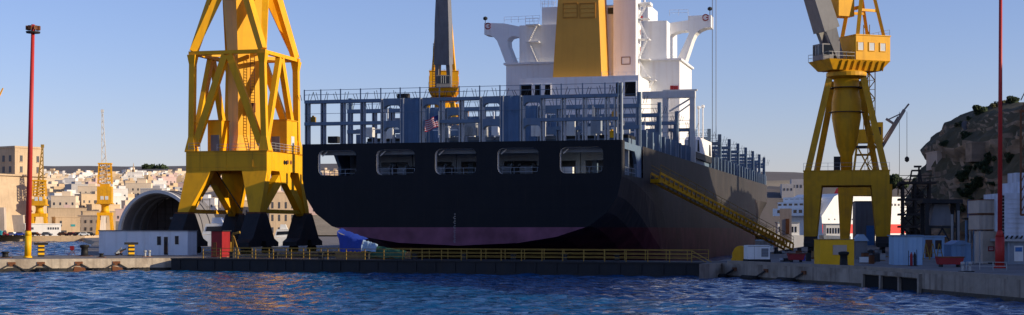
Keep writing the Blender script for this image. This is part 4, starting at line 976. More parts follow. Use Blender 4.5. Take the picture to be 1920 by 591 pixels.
# things standing round the left crane's feet
def site_box(name, x, y, wpx, hpx, depth, mat, label, cat, rz=None, roof=None, D=None):
    b = G(x, y) if D is None else P(x, y, D); k = b.y/F
    t = thing(name, label, cat, (b.x, b.y, 1.6), -AX if rz is None else rz)
    m = MB(); m.box(0, wpx*k, 0, depth, 0, hpx*k); m.build('body', mat, t)
    if roof: m = MB(); m.box(-.15, wpx*k+.15, -.15, depth+.15, hpx*k, hpx*k+.12); m.build('roof', roof, t)
    return t, wpx*k, hpx*k
t, w_, h_ = site_box('red_booth', 396, 482, 22, 48, 2.4, 'red_paint', 'small red booth with dark roof beside the left crane bogies', 'booth', roof='dark_steel')
m = MB(); m.box(w_*.15, w_*.5, -.04, 0, .1, 1.9); m.build('door', 'rust_brown', t)
b = G(425, 481); t = thing('cable_reel', 'old yellowish cable reel and winch frame right of the red booth', 'cable reel', b, -AX)
m = MB(); m.tube((-.4, 0, .9), (.4, 0, .9), .9, n=18); m.build('drum', 'crane_ochre', t)
for x in (-.5, .45): m = MB(); m.tube((x, 0, .9), (x+.06, 0, .9), 1.05, n=18); m.build('flange', 'rail_yellow', t)
m = MB(); m.beam((.8, 0, 0), (.9, 0, 3.0), .25); m.beam((.9, 0, 3.0), (1.9, 0, 3.2), .3); m.beam((1.0, 0, 2.6), (1.8, 0, .2), .2); m.build('winch_frame', 'rail_yellow', t)
b = g0+gd*(20.6/GL)+Vector((-gd.y, gd.x, 0)).normalized()*5.2; b.z = 1.63
t = thing('tarpaulin_pile', 'blue tarpaulin heap with pale and green covers under the ship\'s port quarter', 'tarpaulin', b, ga); t.scale = (.62, .9, .95)
def tarp(name, pts, mat, seed):
    r = random.Random(seed); m = MB(); n = 10; vs = []
    for i in range(n+1):
        for j in range(5):
            a = pts[0].lerp(pts[1], i/n); c = pts[3].lerp(pts[2], i/n); p = a.lerp(c, j/4); vs.append(p+Vector((0, r.uniform(-.15, .15), r.uniform(-.1, .1)+(.3 if 0 < j < 4 else 0))))
    m.add(vs, [(i*5+j, (i+1)*5+j, (i+1)*5+j+1, i*5+j+1) for i in range(n) for j in range(4)]); return m.build(name, mat, t, True)
V = Vector
tarp('blue_cover', [V((-.2, 0, 3.4)), V((5.8, 0, 2.2)), V((5.8, 1.5, 2.3)), V((-.2, 1.5, 3.6))], 'tarp_blue', 1)
tarp('blue_skirt', [V((-.2, -.3, 3.4)), V((5.8, -.3, 2.3)), V((5.6, -.8, .9)), V((1.0, -.8, .9))], 'tarp_blue', 2)
tarp('pale_cover', [V((5.8, -.3, 2.4)), V((9, -.3, 1.7)), V((8.8, -.8, .9)), V((5.6, -.8, 1.0))], 'tarp_pale', 3)
tarp('green_cover', [V((9, -.2, 1.7)), V((15, -.2, .9)), V((15, -.8, .1)), V((6, -.8, .2))], 'tarp_green', 4)
m = MB(); m.box(-.5, 14.5, -.2, 1.8, .0, .9); m.build('timber_stack', 'wood', t)

# ================================================================== FAR SHORE, LEFT
FS = [(-900, 600), (-420, 575), (-178, 640), (-176, 800), (-60, 800), (800, 900), (800, 1900), (-1600, 1900), (-1600, 600)]
land('far_quay', FS, 2.6, 'terrain', 'limestone')
def hill_z(X, Y):                                  # the town's hillside
    t = max(0, min(1, (Y-800)/1000)); return 2.7+4*min(1, t*6)+55*t**.92
m = MB(); nx, ny = 40, 30; vs = []
for j in range(ny+1):
    for i in range(nx+1):
        X = -1500+2300*i/nx; Y = 780+1300*j/ny; vs.append((X, Y, hill_z(X, Y)+noise.noise(Vector((X*.006, Y*.006, 3)))*5*min(1, max(0, (Y-850)/200))-(.5 if j == 0 else 0)))
m.add(vs, [(j*(nx+1)+i, j*(nx+1)+i+1, (j+1)*(nx+1)+i+1, (j+1)*(nx+1)+i) for j in range(ny) for i in range(nx)])
struct('town_hillside', m, 'terrain', True)
m = MB(); vs = []                                   # flat-topped ridge behind the town
nx = 90
for i in range(nx+1):
    X = -2600+6000*i/nx; h = 127+noise.noise(Vector((X*.002, 5, 1)))*7+noise.noise(Vector((X*.012, 5, 1)))*2.0
    h -= 60*max(0, min(1, (X-300)/900))
    for Y, k in ((2000, .5), (2500, .8), (2900, 1.0), (3600, 1.0), (4600, .2)): vs.append((X, Y, h*k))
m.add(vs, [(i*5+j, (i+1)*5+j, (i+1)*5+j+1, i*5+j+1) for i in range(nx) for j in range(4)])
struct('far_ridge', m, 'far_land', True)

# ---- houses of the town
COLS = ['cream', 'white', 'cream', 'ochre', 'white', 'pink', 'grey']
NAMES = {'cream': 'cream', 'white': 'whitewashed', 'ochre': 'ochre stone', 'pink': 'pinkish', 'grey': 'grey'}
hr = random.Random(21)
def house(X, Y, z, wd, dp, ht, rz, col, label, group, win=True, blocks=True):
    b = MB(); b.box(-wd/2, wd/2, -dp/2, dp/2, -6, ht)
    b.box(-wd/2-.15, wd/2+.15, -dp/2-.15, dp/2+.15, ht, ht+.5)
    if blocks:
        bx = hr.uniform(-.3, .1)*wd; b.box(bx, bx+wd*.35, -dp*.25, dp*.3, ht+.5, ht+hr.uniform(2.2, 3.4))
    o = tag(b.build('house', 'house_'+col, None), label, 'house', group); o.location = (X, Y, z); o.rotation_euler = (0, 0, rz)
    if win:
        wn = MB(); nf = max(1, int(ht/3.3)); nw = max(2, int(wd/3.2))
        for f in range(nf):
            for q in range(nw):
                x = -wd/2+wd*(q+.5)/nw; wn.box(x-.5, x+.5, -dp/2-.06, -dp/2, f*3.3+1.0, f*3.3+2.6)
            for q in range(max(2, int(dp/3.5))):
                y = -dp/2+dp*(q+.5)/max(2, int(dp/3.5)); wn.box(wd/2, wd/2+.06, y-.5, y+.5, f*3.3+1.0, f*3.3+2.6)
        tag(wn.build('windows', 'house_window', o), kind='stuff')
    return o
spots = []
for k in range(4000):
    Y = 860+980*hr.random()**.8; x = hr.uniform(80, 600) if hr.random() < .93 else hr.uniform(600, 680)
    if len(spots) > 297: break
    X = (x-HX)/F*Y; sz = hr.uniform(8, 15)
    if all((X-a)**2+((Y-b_)*.55)**2 > ((sz+c)*.50)**2 for a, b_, c in spots): spots.append((X, Y, sz))
for X, Y, sz in spots:
    c = hr.choice(COLS); band = 'low on the far hillside near the shore' if Y < 1100 else ('halfway up the far hillside' if Y < 1500 else 'high on the far hillside by the skyline')
    house(X, Y, hill_z(X, Y), sz*hr.uniform(.9, 1.35), sz*hr.uniform(.7, 1.1), hr.choice((6.2, 6.2, 9.4, 9.4, 12.6)), R_(hr.uniform(-5, 40)), c,
          '%s flat-roofed house %s' % (NAMES[c], band), '%s houses %s' % (NAMES[c], band))
fm = MB()                                          # the closest-packed roofs near the skyline, too small to tell apart
for k in range(420):
    Y = 1350+560*hr.random(); X = (hr.uniform(80, 690)-HX)/F*Y; z = hill_z(X, Y); a, b_, h = hr.uniform(6, 11), hr.uniform(5, 9), hr.uniform(5, 11); q = R_(hr.uniform(0, 35))
    fm.cur = k % 3; fm.frust((X, Y, z-6), a, b_, (X, Y, z+h), a, b_, q); fm.frust((X, Y, z+h), a*.4, b_*.4, (X+1, Y, z+h+2.5), a*.4, b_*.4, q)
tag(fm.build('distant_houses', ['house_cream', 'house_white', 'house_ochre']), 'mass of tiny cream houses packed along the far hilltop', 'houses', kind='stuff')
# church with belfry on the skyline
b = P(245, 330, 1650); t = thing('church', 'pale domed church with a slim spire on the town skyline', 'church', (b.x, b.y, hill_z(b.x, b.y)), R_(-10))
t.scale = (.55, .55, .62)
m = MB(); m.box(-12, 12, -9, 9, -4, 17); m.box(-5, 5, -9.5, -9, 0, 20); m.build('nave', 'limestone', t)
m = MB(); m.box(6, 11, -8.5, -3.5, 17, 24); m.lathe([(2.2, 24), (1.6, 26), (.2, 36)], 8, (8.5, -6, 0)); m.build('belfry', 'limestone', t)
m = MB(); m.lathe([(4.4, 17), (4.4, 20), (3.6, 22.5), (1.6, 24.5), (.3, 26)], 14, (-2, 2, 0)); m.build('dome', 'limestone_grey', t)

# ---- fortress building on its bastion
D = 640
b0 = P(-40, 430, D); t = thing('bastion', 'high buttressed limestone bastion wall below the square building', 'bastion', (0, 0, 0), 0)
bz0, bz1 = 2.6, P(0, 332, D).z
q = [P(-110, 430, D-42), P(86, 430, D+2), P(70, 430, D+70), P(-110, 430, D+90)]
m = MB(); bat = [Vector((v.x*1.0, v.y, 0)) for v in q]
m.hexa([(v.x+(1.6 if i in (1, 2) else 0), v.y-(2.5 if i < 2 else 0), bz0) for i, v in enumerate(bat)], [(v.x, v.y, bz1) for v in bat]); m.build('wall', 'limestone', t)
m = MB(); m.hexa([(v.x+(.9 if i in (1, 2) else 0), v.y-(.9 if i < 2 else 0), bz1) for i, v in enumerate(bat)], [(v.x+(.9 if i in (1, 2) else 0), v.y-(.9 if i < 2 else 0), bz1+.7) for i, v in enumerate(bat)]); m.build('cordon', 'limestone', t)
for x, wd, h0, h1 in ((3, 1.6, 3, 14), (33, 3.2, 3, 11)):
    p = P(x, 430, D-20.5 if x < 20 else D-13.5); m = MB(); m.prism([(p.x-wd, h0), (p.x+wd, h0), (p.x+wd*.8, h1), (p.x-wd*.8, h1)], p.y-1.2, p.y+1.5, 'y'); m.build('buttress', 'limestone_grey', t)
cx = P(28, 430, D+2)
bd = thing('square_building', 'big square sandstone building with deep windows on the bastion at far left', 'building', (cx.x, cx.y, bz1), R_(-35))
bh = P(28, 273, D).z-bz1
m = MB(); m.box(-24, 0, 0, 14, 0, bh-.8); m.build('wall', 'limestone', bd)
m = MB(); m.box(-24.3, .3, -.3, 14.3, bh-.8, bh); m.build('cornice', 'limestone', bd)
for f in range(2):
    for k in range(5): m = MB(); x = -21.5+4.4*k; m.box(x, x+1.5, -.12, .05, 2.0+f*4.6, 4.6+f*4.6); wd_ = m.build('window', 'house_window', bd); s2 = MB(); s2.box(x-.2, x+1.7, -.3, 0, 1.8+f*4.6, 2.0+f*4.6); s2.build('sill', 'limestone', wd_)
    for k in range(3): m = MB(); y = 2.5+4.2*k; m.box(-.05, .12, y, y+1.3, 2.0+f*4.6, 4.6+f*4.6); wd_ = m.build('window', 'house_window', bd); s2 = MB(); s2.box(0, .3, y-.2, y+1.5, 1.8+f*4.6, 2.0+f*4.6); s2.build('sill', 'limestone', wd_)

# ---- low buildings on the far quay
def quay_building(x0, x1, y0, D, depth, mat, label, wins=(), rz=0.0, name='quay_building', cat='building', roof=None, shapes=None, z=2.6):
    a = P(x0, 430, D); k = D/F; wd = (x1-x0)*k; h = P(x0, y0, D).z-z
    t = thing(name, label, cat, (a.x, a.y, z), rz)
    m = MB(); m.box(0, wd, 0, depth, 0, h); m.build('wall', mat, t)
    m = MB(); m.box(-.2, wd+.2, -.2, depth+.2, h, h+.4); m.build('roof', roof or mat, t)
    for (a0, a1, b0_, b1, mm, nm) in wins:
        m = MB(); m.box(wd*a0, wd*a1, -.1, .02, h*b0_, h*b1); m.build(nm, mm, t)
    return t
W6 = lambda n, z0, z1, wd=.05, a=.08, b_=.92: [(a+(b_-a)*i/max(1, n-1)-wd/2, a+(b_-a)*i/max(1, n-1)+wd/2, z0, z1, 'house_window', 'window') for i in range(n)]
quay_building(-20, 52, 420, 655, 12, 'limestone_grey', 'grey low shed with teal doors at the far left shore', [(.45, .62, 0, .7, 'teal', 'door'), (.74, .92, 0, .7, 'teal', 'door'), (.2, .35, 0, .6, 'house_window', 'door')])
quay_building(47, 112, 421, 611, 7, 'house_white', 'bright white low quay building with a row of small windows', W6(2, .55, .75, .03, .18, .22)+W6(5, .55, .75, .04, .65, .92)+[(.0, .02, 0, .5, 'house_window', 'door')], R_(22))
quay_building(104, 149, 408, 650, 12, 'limestone', 'beige two-storey quay building with a dark gateway', [(.18, .26, .5, .82, 'house_window', 'window'), (.08, .45, .02, .28, 'house_window', 'gateway'), (.62, .8, .5, .62, 'teal', 'shutter')], R_(24))
quay_building(146, 186, 405, 720, 12, 'limestone_grey', 'grey quay building with two rows of windows left of the shelter', W6(4, .62, .78, .09)+W6(4, .22, .4, .09))
quay_building(155, 215, 397, 790, 10, 'limestone', 'long beige arcaded building behind the far quay', W6(9, .5, .75, .05, .06, .7), R_(20))
quay_building(90, 160, 391, 860, 14, 'limestone', 'plain limestone retaining wall building above the far quay', [], R_(20))
quay_building(505, 580, 362, 620, 14, 'limestone', 'beige palace front with rows of tall windows seen between the crane legs', W6(6, .12, .24, .05)+W6(6, .38, .52, .05)+W6(6, .66, .80, .05), R_(18), z=1.6)
quay_building(380, 440, 398, 640, 12, 'limestone', 'low beige building with arches between the crane\'s front legs', W6(6, .3, .6, .06), R_(18), z=1.6)
quay_building(455, 480, 377, 640, 10, 'limestone', 'narrow beige house seen in the slim gap of the crane legs', W6(2, .6, .75, .1, .3, .7), R_(25), z=1.6)
rr = random.Random(3)
for k, x in enumerate((-6, 5, 24, 38, 66, 88, 118, 135, 147, 158, 168)):
    b = P(x, 430, 598+rr.uniform(0, 8)); b.z = 2.6
    cn = ('teal', 'red_paint', 'white_paint', 'tarp_blue', 'rust_brown', 'boom_grey', 'rust_brown', 'red_paint', 'dark_steel', 'white_paint', 'dark_steel')[k]
    where = ('at the far left edge', 'right of the teal one', 'before the teal doors', 'left of the red mast', 'before the white low building', 'at the middle of the white low building', 'before the dark gateway', 'right of the dark gateway', 'beside the grey building', 'second from the shelter end', 'nearest the shelter end')[k]
    t = thing('parked_car', '%s parked vehicle on the far quay %s' % ({'teal': 'teal', 'red_paint': 'red', 'white_paint': 'white', 'tarp_blue': 'blue', 'rust_brown': 'brown', 'boom_grey': 'grey', 'dark_steel': 'dark'}[cn], where), 'car', b, R_(rr.uniform(-20, 20)), 'vehicles parked on the far quay')
    L_ = 4.2; H_ = 1.5 if k else 3.4
    m = MB(); m.prism([(-L_/2, .35), (L_/2, .35), (L_/2, .85*H_/1.5), (L_*.28, .95*H_/1.5), (L_*.15, H_), (-L_*.3, H_), (-L_*.42, .95*H_/1.5), (-L_/2, .8*H_/1.5)], -.85, .85, 'y'); m.build('body', cn, t)
    m = MB(); m.prism([(L_*.24, .98*H_/1.5), (L_*.14, H_*.94), (-L_*.27, H_*.94), (-L_*.36, .98*H_/1.5)], -.88, .88, 'y'); m.build('glass', 'glass_dark', t)
    for sx in (-1, 1):
        for sy in (-1, 1): m = MB(); m.tube((sx*L_*.31, sy*.7, .35), (sx*L_*.31, sy*.9, .35), .35, n=10); m.build('wheel', 'black', t)
# ---- far cranes on the left
def portal_tower_crane(x, ytop, ybase, D, label, spans, col, topcol, hw, jy):
    b = P(x, 430, D); z0 = 2.6; k = D/F; Zp = lambda y: P(x, y, D).z-z0
    t = thing('dock_crane', label, 'crane', (b.x, b.y, z0), R_(8), 'yellow cranes on the far quay')
    zp = Zp(spans[0]); zc = Zp(spans[1]); zh = Zp(spans[2]); zf = Zp(spans[3])
    for sx in (-1, 1):
        for sy in (-1, 1): m = MB(); m.beam((sx*hw, sy*hw*.8, 0), (sx*hw*.75, sy*hw*.5, zp), 1.0, 1.2); m.build('leg', col, t)
    m = MB(); m.box(-hw, hw, -hw*.7, hw*.7, zp-.6, zp+.8); m.build('portal_deck', col, t)
    m = MB(); m.lathe([(hw*.62, zp+.8), (hw*.5, zp+2), (hw*.5, zc-.5), (hw*.7, zc)], 14); m.build('column', col, t, True)
    m = MB(); m.box(-hw*1.1, hw*1.1, -hw, hw, zc, zc+.5); m.box(-hw*.95, hw*.95, -hw*.9, hw*.9, zc+.5, zh-1.2); m.box(-hw*.6, hw*.6, -hw*.6, hw*.6, zh-1.2, zh); h_ = m.build('machinery_house', 'crane_ochre', t)
    for q in (-.5, 0.1): m = MB(); m.box(hw*q, hw*(q+.42), -hw*.9-.1, -hw*.9, zc+2, zc+3.6); m.build('cab_window', 'pane_pale', h_)
    m = MB(); nn = 5
    for sx in (-1, 1):
        for sy in (-1, 1): m.beam((sx*hw*.9, sy*hw*.6, zh), (sx*hw*.75, sy*hw*.5, zf), .4)
    for i in range(nn):
        za, zb_ = zh+(zf-zh)*i/nn, zh+(zf-zh)*(i+1)/nn
        for sy in (-1, 1): m.beam((-hw*.85, sy*hw*.55, za), (hw*.85, sy*hw*.55, zb_), .22); m.beam((-hw*.85, sy*hw*.55, zb_), (hw*.85, sy*hw*.55, zb_), .25)
    m.box(-hw*.9, hw*.9, -hw*.6, hw*.6, zf, zf+.5); m.build('gantry_frame', col, t)
    m = MB(); zt = Zp(ytop); n = 14
    for sx in (-1, 1):
        for sy in (-1, 1): m.beam((sx*hw*.45, sy*hw*.4, zc+2), (jy+sx*.25, sy*.25, zt), .38, .38, .25, .25)
    for i in range(n):
        a, c = i/n, (i+1)/n; sg = 1 if i % 2 else -1
        f = lambda t_, s1, s2: (jy*t_+s1*(hw*.45*(1-t_)+.25*t_), s2*(hw*.4*(1-t_)+.25*t_), zc+2+(zt-zc-2)*t_)
        for s2 in (-1, 1): m.beam(f(a, sg, s2), f(c, -sg, s2), .2); m.beam(f(a, s2, sg), f(c, s2, -sg), .2)
    m.build('lattice_jib', topcol, t); m = MB(); m.box(jy-.6, jy+.6, -.5, .5, zt, zt+1.3); m.build('jib_head', topcol, t)
portal_tower_crane(197, 211, 435, 700, 'slim dock crane with a tall pale lattice jib, left of the big shelter', (402, 383, 345, 308), 'crane_yellow', 'post_white', 3.4, -1.2)
portal_tower_crane(74, 277, 420, 629, 'yellow lattice-jib dock crane just right of the red mast', (404, 386, 368, 340), 'crane_yellow', 'rail_yellow', 3.0, 1.2)
b = P(-4, 430, 690); t = thing('dock_crane', 'yellow jib tip of a crane cut by the left edge of the picture', 'crane', (b.x-10, b.y, 2.6), 0)
m = MB(); m.box(-3, 3, -3, 3, 0, 40); m.build('column', 'crane_yellow', t); m = MB(); m.beam((0, 0, 40), (12.3, 0, 66), 1.2, 1.2, .5, .5); m.build('jib', 'crane_yellow', t)

# ---- big arched shelter
D = 430; c0 = P(293, 437, D); k = D/F
sh = thing('arched_shelter', 'big grey half-round arched shelter open towards the harbour, behind the cabin', 'shelter', (c0.x, c0.y, 1.6), -R_(15))
R1 = 79*k; zb = 2.2
def arch(ro, ri, y0, y1, n=30):
    m = MB(); vs = []
    for i in range(n+1):
        a = math.pi*i/n; c, s_ = math.cos(a), math.sin(a)
        for r, y in ((ro, y0), (ri, y0), (ri, y1), (ro, y1)): vs.append((r*c, y, zb+r*s_*1.03))
    fs = []
    for i in range(n):
        for j in range(4): fs.append((i*4+j, i*4+(j+1) % 4, (i+1)*4+(j+1) % 4, (i+1)*4+j))
    fs += [(3, 2, 1, 0), (n*4, n*4+1, n*4+2, n*4+3)]
    return m.add(vs, fs)
for j in range(3):
    y0 = j*5.0; rj = R1-.0
    arch(rj-.05*j, rj-.9, y0+.9, y0+5.0).build('roof_bay', 'shelter_skin', sh)
    arch(rj+.25, rj-1.5 if j else rj-.6, y0, y0+.88).build('arch_rib', 'shelter_rim' if j == 0 else 'shelter_skin', sh)
for sx in (-1, 1): m = MB(); x0, x1 = sorted((sx*(R1+.2), sx*(R1-1.0))); m.box(x0, x1, 0, 15, 0, zb); m.build('base_wall', 'concrete', sh)
m = MB(); m.prism([((R1-1)*math.cos(math.pi*i/20), zb+(R1-1)*1.03*math.sin(math.pi*i/20)) for i in range(21)]+[(-R1+1, 0), (R1-1, 0)], 14.5, 14.8, 'y'); m.build('net_screen', 'net_brown', sh)
for i in range(8):
    m = MB(); x = -R1*.55+i*R1*.2
    m.beam((x, 13, 0), (x, 13, 12.5), .15)
    if i < 7:
        for z in (2, 4, 6, 8, 10, 12): m.beam((x, 13, z), (x+R1*.2, 13, z), .12)
    m.build('scaffold_frame', 'scaffold_steel', sh)
m = MB(); m.box(-R1*.2, R1*.35, 12.6, 13.6, 6.5, 7.1); m.box(-R1*.05, R1*.1, 12.6, 13.5, 3.5, 4.2); m.build('staging', 'ship_grey', sh)

# ---- boats seen under the left crane
def motor_yacht(x0, x1, yt, D, label, rz=0.0, name='motor_yacht'):
    a = P((x0+x1)/2, 430, D); L_ = (x1-x0)*D/F; t = thing(name, label, 'yacht', (a.x, a.y, 1.6), rz); H = P(0, yt, D).z-1.6
    m = MB(); m.prism([(-L_/2, H*.35), (L_/2, H*.55), (L_*.36, 0), (-L_*.44, 0)], -2.4, 2.4, 'y'); m.build('hull', 'white_paint', t)
    m = MB(); m.prism([(-L_*.38, H*.4), (L_*.28, H*.48), (L_*.12, H*.78), (-L_*.3, H*.78)], -2.0, 2.0, 'y'); h_ = m.build('deckhouse', 'white_paint', t)
    m = MB(); m.prism([(-L_*.3, H*.52), (L_*.18, H*.56), (L_*.12, H*.7), (-L_*.28, H*.68)], -2.05, 2.05, 'y'); m.build('window_band', 'glass_dark', h_)
    m = MB(); m.prism([(-L_*.2, H*.79), (L_*.04, H*.79), (-L_*.02, H), (-L_*.18, H)], -1.4, 1.4, 'y'); m.build('flybridge', 'white_paint', t)
motor_yacht(372, 462, 408, 330, 'white motor yacht on the hard seen between the crane\'s left legs', R_(-4))
motor_yacht(508, 566, 421, 320, 'white boat seen between the crane\'s right legs', R_(6))
b = P(466, 418, 300); t = thing('radar_dome_mast', 'white round radome on a post in the slim gap of the crane legs', 'radome', (b.x, b.y, 1.6), 0)
m = MB(); m.lathe([(.1, 0), (.8, .3), (1.05, 1.0), (.8, 1.7), (.1, 2.0)], 14, (0, 0, b.z-1.6-.6)); m.build('dome', 'white_paint', t, True); m = MB(); m.tube((0, 0, 0), (0, 0, b.z-1.6-.5), .15, n=8); m.build('post', 'galvanised', t)

# ================================================================== RIGHT-HAND QUAY
QA = -AX
t, w_, h_ = site_box('yellow_booth', 1538, 498, 64, 48, 2.6, 'bright_yellow', 'bright yellow box booth with a grey panel at the right quay edge', 'booth', R_(2))
m = MB(); m.box(w_*.37, w_*.78, -.05, 0, h_*.42, h_*.80); m.build('panel', 'container_beige', t)
m = MB(); m.box(-.05, w_+.05, -.05, 2.65, h_, h_+.08); m.build('lid', 'rail_yellow', t)
b = G(1582, 499.5); bollard(b, 'dark mooring bollard standing in front of the yellow booth', .42, 1.45)
bg_, w_, h_ = site_box('generator_set', 1402, 493, 42, 33, 1.9, 'white_paint', 'white generator set on a black skid at the dock corner', 'generator', R_(4))
m = MB(); m.box(-.08, w_+.08, -.1, 2.0, -.02-.0, .38); m.build('skid', 'black', bg_)
m = MB(); m.box(w_*.62, w_*.93, -.05, 0, h_*.35, h_*.82); gl = m.build('grille', 'boom_grey', bg_)
for k in range(5): m = MB(); z = h_*(.38+.085*k); m.box(w_*.63, w_*.92, -.08, -.05, z, z+.06); m.build('grille_slat', 'ship_grey', gl)
m = MB(); m.box(0, w_, -.02, 0, h_*.93, h_*.96); m.box(w_*.3, w_*.31, -.02, 0, .4, h_*.93); m.build('panel_seam', 'boom_grey', bg_)
b = G(1389, 490); t = thing('yellow_winch', 'round yellow winch left of the white generator', 'winch', b, QA)
m = MB(); m.tube((0, -.5, .9), (0, .5, .9), .85, n=18); m.build('drum', 'crane_ochre', t); m = MB(); m.box(-1.0, 1.0, -.7, .7, 0, .35); m.box(-.9, -.6, -.6, .6, .35, 1.0); m.build('frame', 'crane_ochre', t)
for x, y, lb in ((1482, 492, 'dark red skip between the generator and the yellow booth'), (1763, 501, 'long low red skip before the blue sheds')):
    b = G(x, y); t = thing('skip', lb, 'skip', b, R_(0)); wd = 1.45 if x < 1600 else 2.1; hh_ = 1.0
    m = MB(); m.prism([(0, .25), (wd, .25), (wd+.2, hh_), (-.2, hh_)], 0, 1.2, 'y'); m.build('tub', 'red_paint', t)
    m = MB(); m.box(-.25, wd+.25, -.05, .06, hh_-.1, hh_); m.build('rim', 'rust_brown', t)
    for q in (.15, wd-.3): m = MB(); m.box(q, q+.14, .1, 1.1, 0, .25); m.build('foot', 'dark_steel', t)
# clutter around the crane feet
cr_ = random.Random(9)
cl = [(1505, 489, 'blue drum by the dark red skip', 'tarp_blue', 'drum'), (1516, 490, 'dark drum right of the blue drum', 'dark_steel', 'drum'), (1612, 494, 'white toolbox right of the yellow booth', 'white_paint', 'crate'), (1622, 493, 'dark crate beside the white toolbox', 'dark_steel', 'crate'), (1634, 495, 'rusty red drum right of the yellow booth', 'rust_brown', 'drum'), (1649, 489, 'grey crate under the right crane leg', 'galvanised', 'crate'), (1525, 484, 'low timber crate behind the dark drum', 'wood', 'crate'), (1492, 480, 'brown crate at the gangway foot', 'rust_brown', 'crate')]
for x, y, lb, mt, kd in cl:
    b = G(x, y); t = thing(kd, lb, kd, b, R_(cr_.uniform(-15, 15)))
    if kd == 'drum':
        m = MB(); m.lathe([(.3, 0), (.3, .3), (.32, .31), (.32, .34), (.3, .35), (.3, .62), (.32, .63), (.32, .66), (.3, .67), (.3, .9)], 14); m.build('shell', mt, t); m = MB(); m.lathe([(.31, .9), (.31, .94), (.26, .94)], 14); m.build('lid', 'dark_steel', t)
    else:
        w2, h2 = cr_.uniform(.7, 1.2), cr_.uniform(.6, .9); m = MB(); m.box(0, w2, 0, .8, .1, h2); m.build('box', mt, t); m = MB(); m.box(0, w2, .1, .2, 0, .1); m.box(0, w2, .6, .7, 0, .1); m.build('runner', 'wood', t); m = MB(); m.box(-.03, w2+.03, -.03, .83, h2, h2+.06); m.build('lid', mt, t)
t, w_, h_ = site_box('dark_hut', 1604, 486, 22, 34, 2.2, 'boom_grey', 'small dark grey hut with pale roof right of the yellow booth', 'hut', R_(-6))
m = MB(); m.prism([(-.2, h_), (w_+.2, h_), (w_*.7, h_+.8), (w_*.3, h_+.8)], -.2, 2.4, 'y'); m.build('roof', 'tarp_pale', t)
# odds and ends on the ground under the right crane
og = random.Random(31)
for k in range(34):
    x, y = og.uniform(1452, 1672), og.uniform(474, 491); b = G(x, y); kd = k % 4
    nm, lb, ct = (('pallet', 'worn wooden pallet lying under the right crane', 'pallet'), ('machine_part', 'dark oily machine part lying under the right crane', 'machine part'), ('pipe_bundle', 'small bundle of rusty pipes under the right crane', 'pipes'), ('tool_crate', 'small grey tool crate under the right crane', 'crate'))[kd]
    t = thing(nm, lb, ct, b, og.uniform(0, 3), nm.replace('_', ' ')+'s under the right crane')
    if kd == 0:
        for q in range(5): m = MB(); m.box(-.6, .6, -.5+q*.22, -.34+q*.22, .1, .14); m.build('board', 'wood', t)
        m = MB(); m.box(-.6, -.45, -.5, .54, 0, .1); m.box(.45, .6, -.5, .54, 0, .1); m.build('bearer', 'wood', t)
    elif kd == 1:
        m = MB(); m.box(-.4, .4, -.3, .3, 0, og.uniform(.3, .8)); m.lathe([(.3, 0), (.3, .9), (.1, 1.0)], 10, (.55, 0, 0)); m.build('casting', 'dark_steel', t)
        m = MB(); m.tube((-.4, 0, .2), (-.8, 0, .2), .18, n=10); m.build('shaft', 'galvanised', t)
    elif kd == 2:
        for q in range(5): m = MB(); m.tube((-1.0, -.25+.12*(q % 3), .07+.12*(q//3)), (1.0, -.25+.12*(q % 3), .07+.12*(q//3)), .055, n=7); m.build('pipe', 'rust_brown', t)
    else:
        h = og.uniform(.4, .9); m = MB(); m.box(-.45, .45, -.3, .3, 0, h); m.build('box', og.choice(('boom_grey', 'galvanised', 'rust_brown')), t); m = MB(); m.box(-.47, .47, -.32, .32, h, h+.06); m.build('lid', 'dark_steel', t)
# blue sheds
t, w_, h_ = site_box('blue_shed', 1676, 497, 53, 54, 2.6, 'shed_blue', 'pale blue box shed with a red gas stand in front', 'shed', R_(-3), roof='shed_blue_dark')
for k in range(6): m = MB(); m.box(w_*(k+.98)/6, w_*(k+1)/6-.005, -.03, 0, .05, h_-.05); m.build('wall_rib', 'shed_blue', t)
b = G(1712, 499); t = thing('gas_bottle_stand', 'dark red gas bottle stand leaning before the pale blue shed', 'gas bottles', b, 0)
for q in (-.17, .17): m = MB(); m.lathe([(.14, 0), (.14, 1.0), (.1, 1.15), (.05, 1.2), (.05, 1.32)], 10, (q, 0, .05)); m.build('bottle', 'red_paint' if q < 0 else 'dark_steel', t)
m = MB(); m.box(-.4, .4, -.2, .2, 0, .05); m.beam((-.4, .15, 0), (-.4, .15, 1.5), .05); m.beam((.4, .15, 0), (.4, .15, 1.6), .05); m.beam((-.4, .15, .9), (.4, .15, .9), .05); m.build('rack', 'dark_steel', t)
t, w_, h_ = site_box('blue_cabin', 1731, 484, 40, 40, 2.4, 'shed_blue', 'blue cabin with brown door and square window behind the pale blue shed', 'cabin', R_(0), roof='shed_blue')
m = MB(); m.box(w_*.1, w_*.42, -.06, 0, .1, h_*.86); m.build('door', 'rust_brown', t); m = MB(); m.box(w_*.56, w_*.86, -.06, 0, h_*.42, h_*.84); m.build('window', 'glass_dark', t)
b = G(1745, 487); t = thing('trestle', 'yellow timber trestle frames leaning before the blue cabin', 'trestle', b, 0)
for q in range(3):
    m = MB(); x = -.9+q*.8; m.beam((x, 0, 0), (x+.35, .2, 1.9), .09); m.beam((x+.8, 0, 0), (x+.4, .2, 1.9), .09); m.beam((x+.1, .1, .8), (x+.7, .1, .8), .07); m.build('frame', 'rail_yellow', t)
b = G(1784, 497); k = b.y/F; t = thing('gabled_shed', 'small slate-blue shed with a low gabled roof', 'shed', b, R_(2)); w_ = 37*k; h_ = 38*k
m = MB(); m.box(0, w_, 0, 2.4, 0, h_); m.build('wall', 'shed_blue_dark', t)
m = MB(); m.prism([(-.1, h_), (w_+.1, h_), (w_*.62, h_+.42), (w_*.38, h_+.42)], -.12, 2.5, 'y'); m.build('roof', 'shed_blue_dark', t)
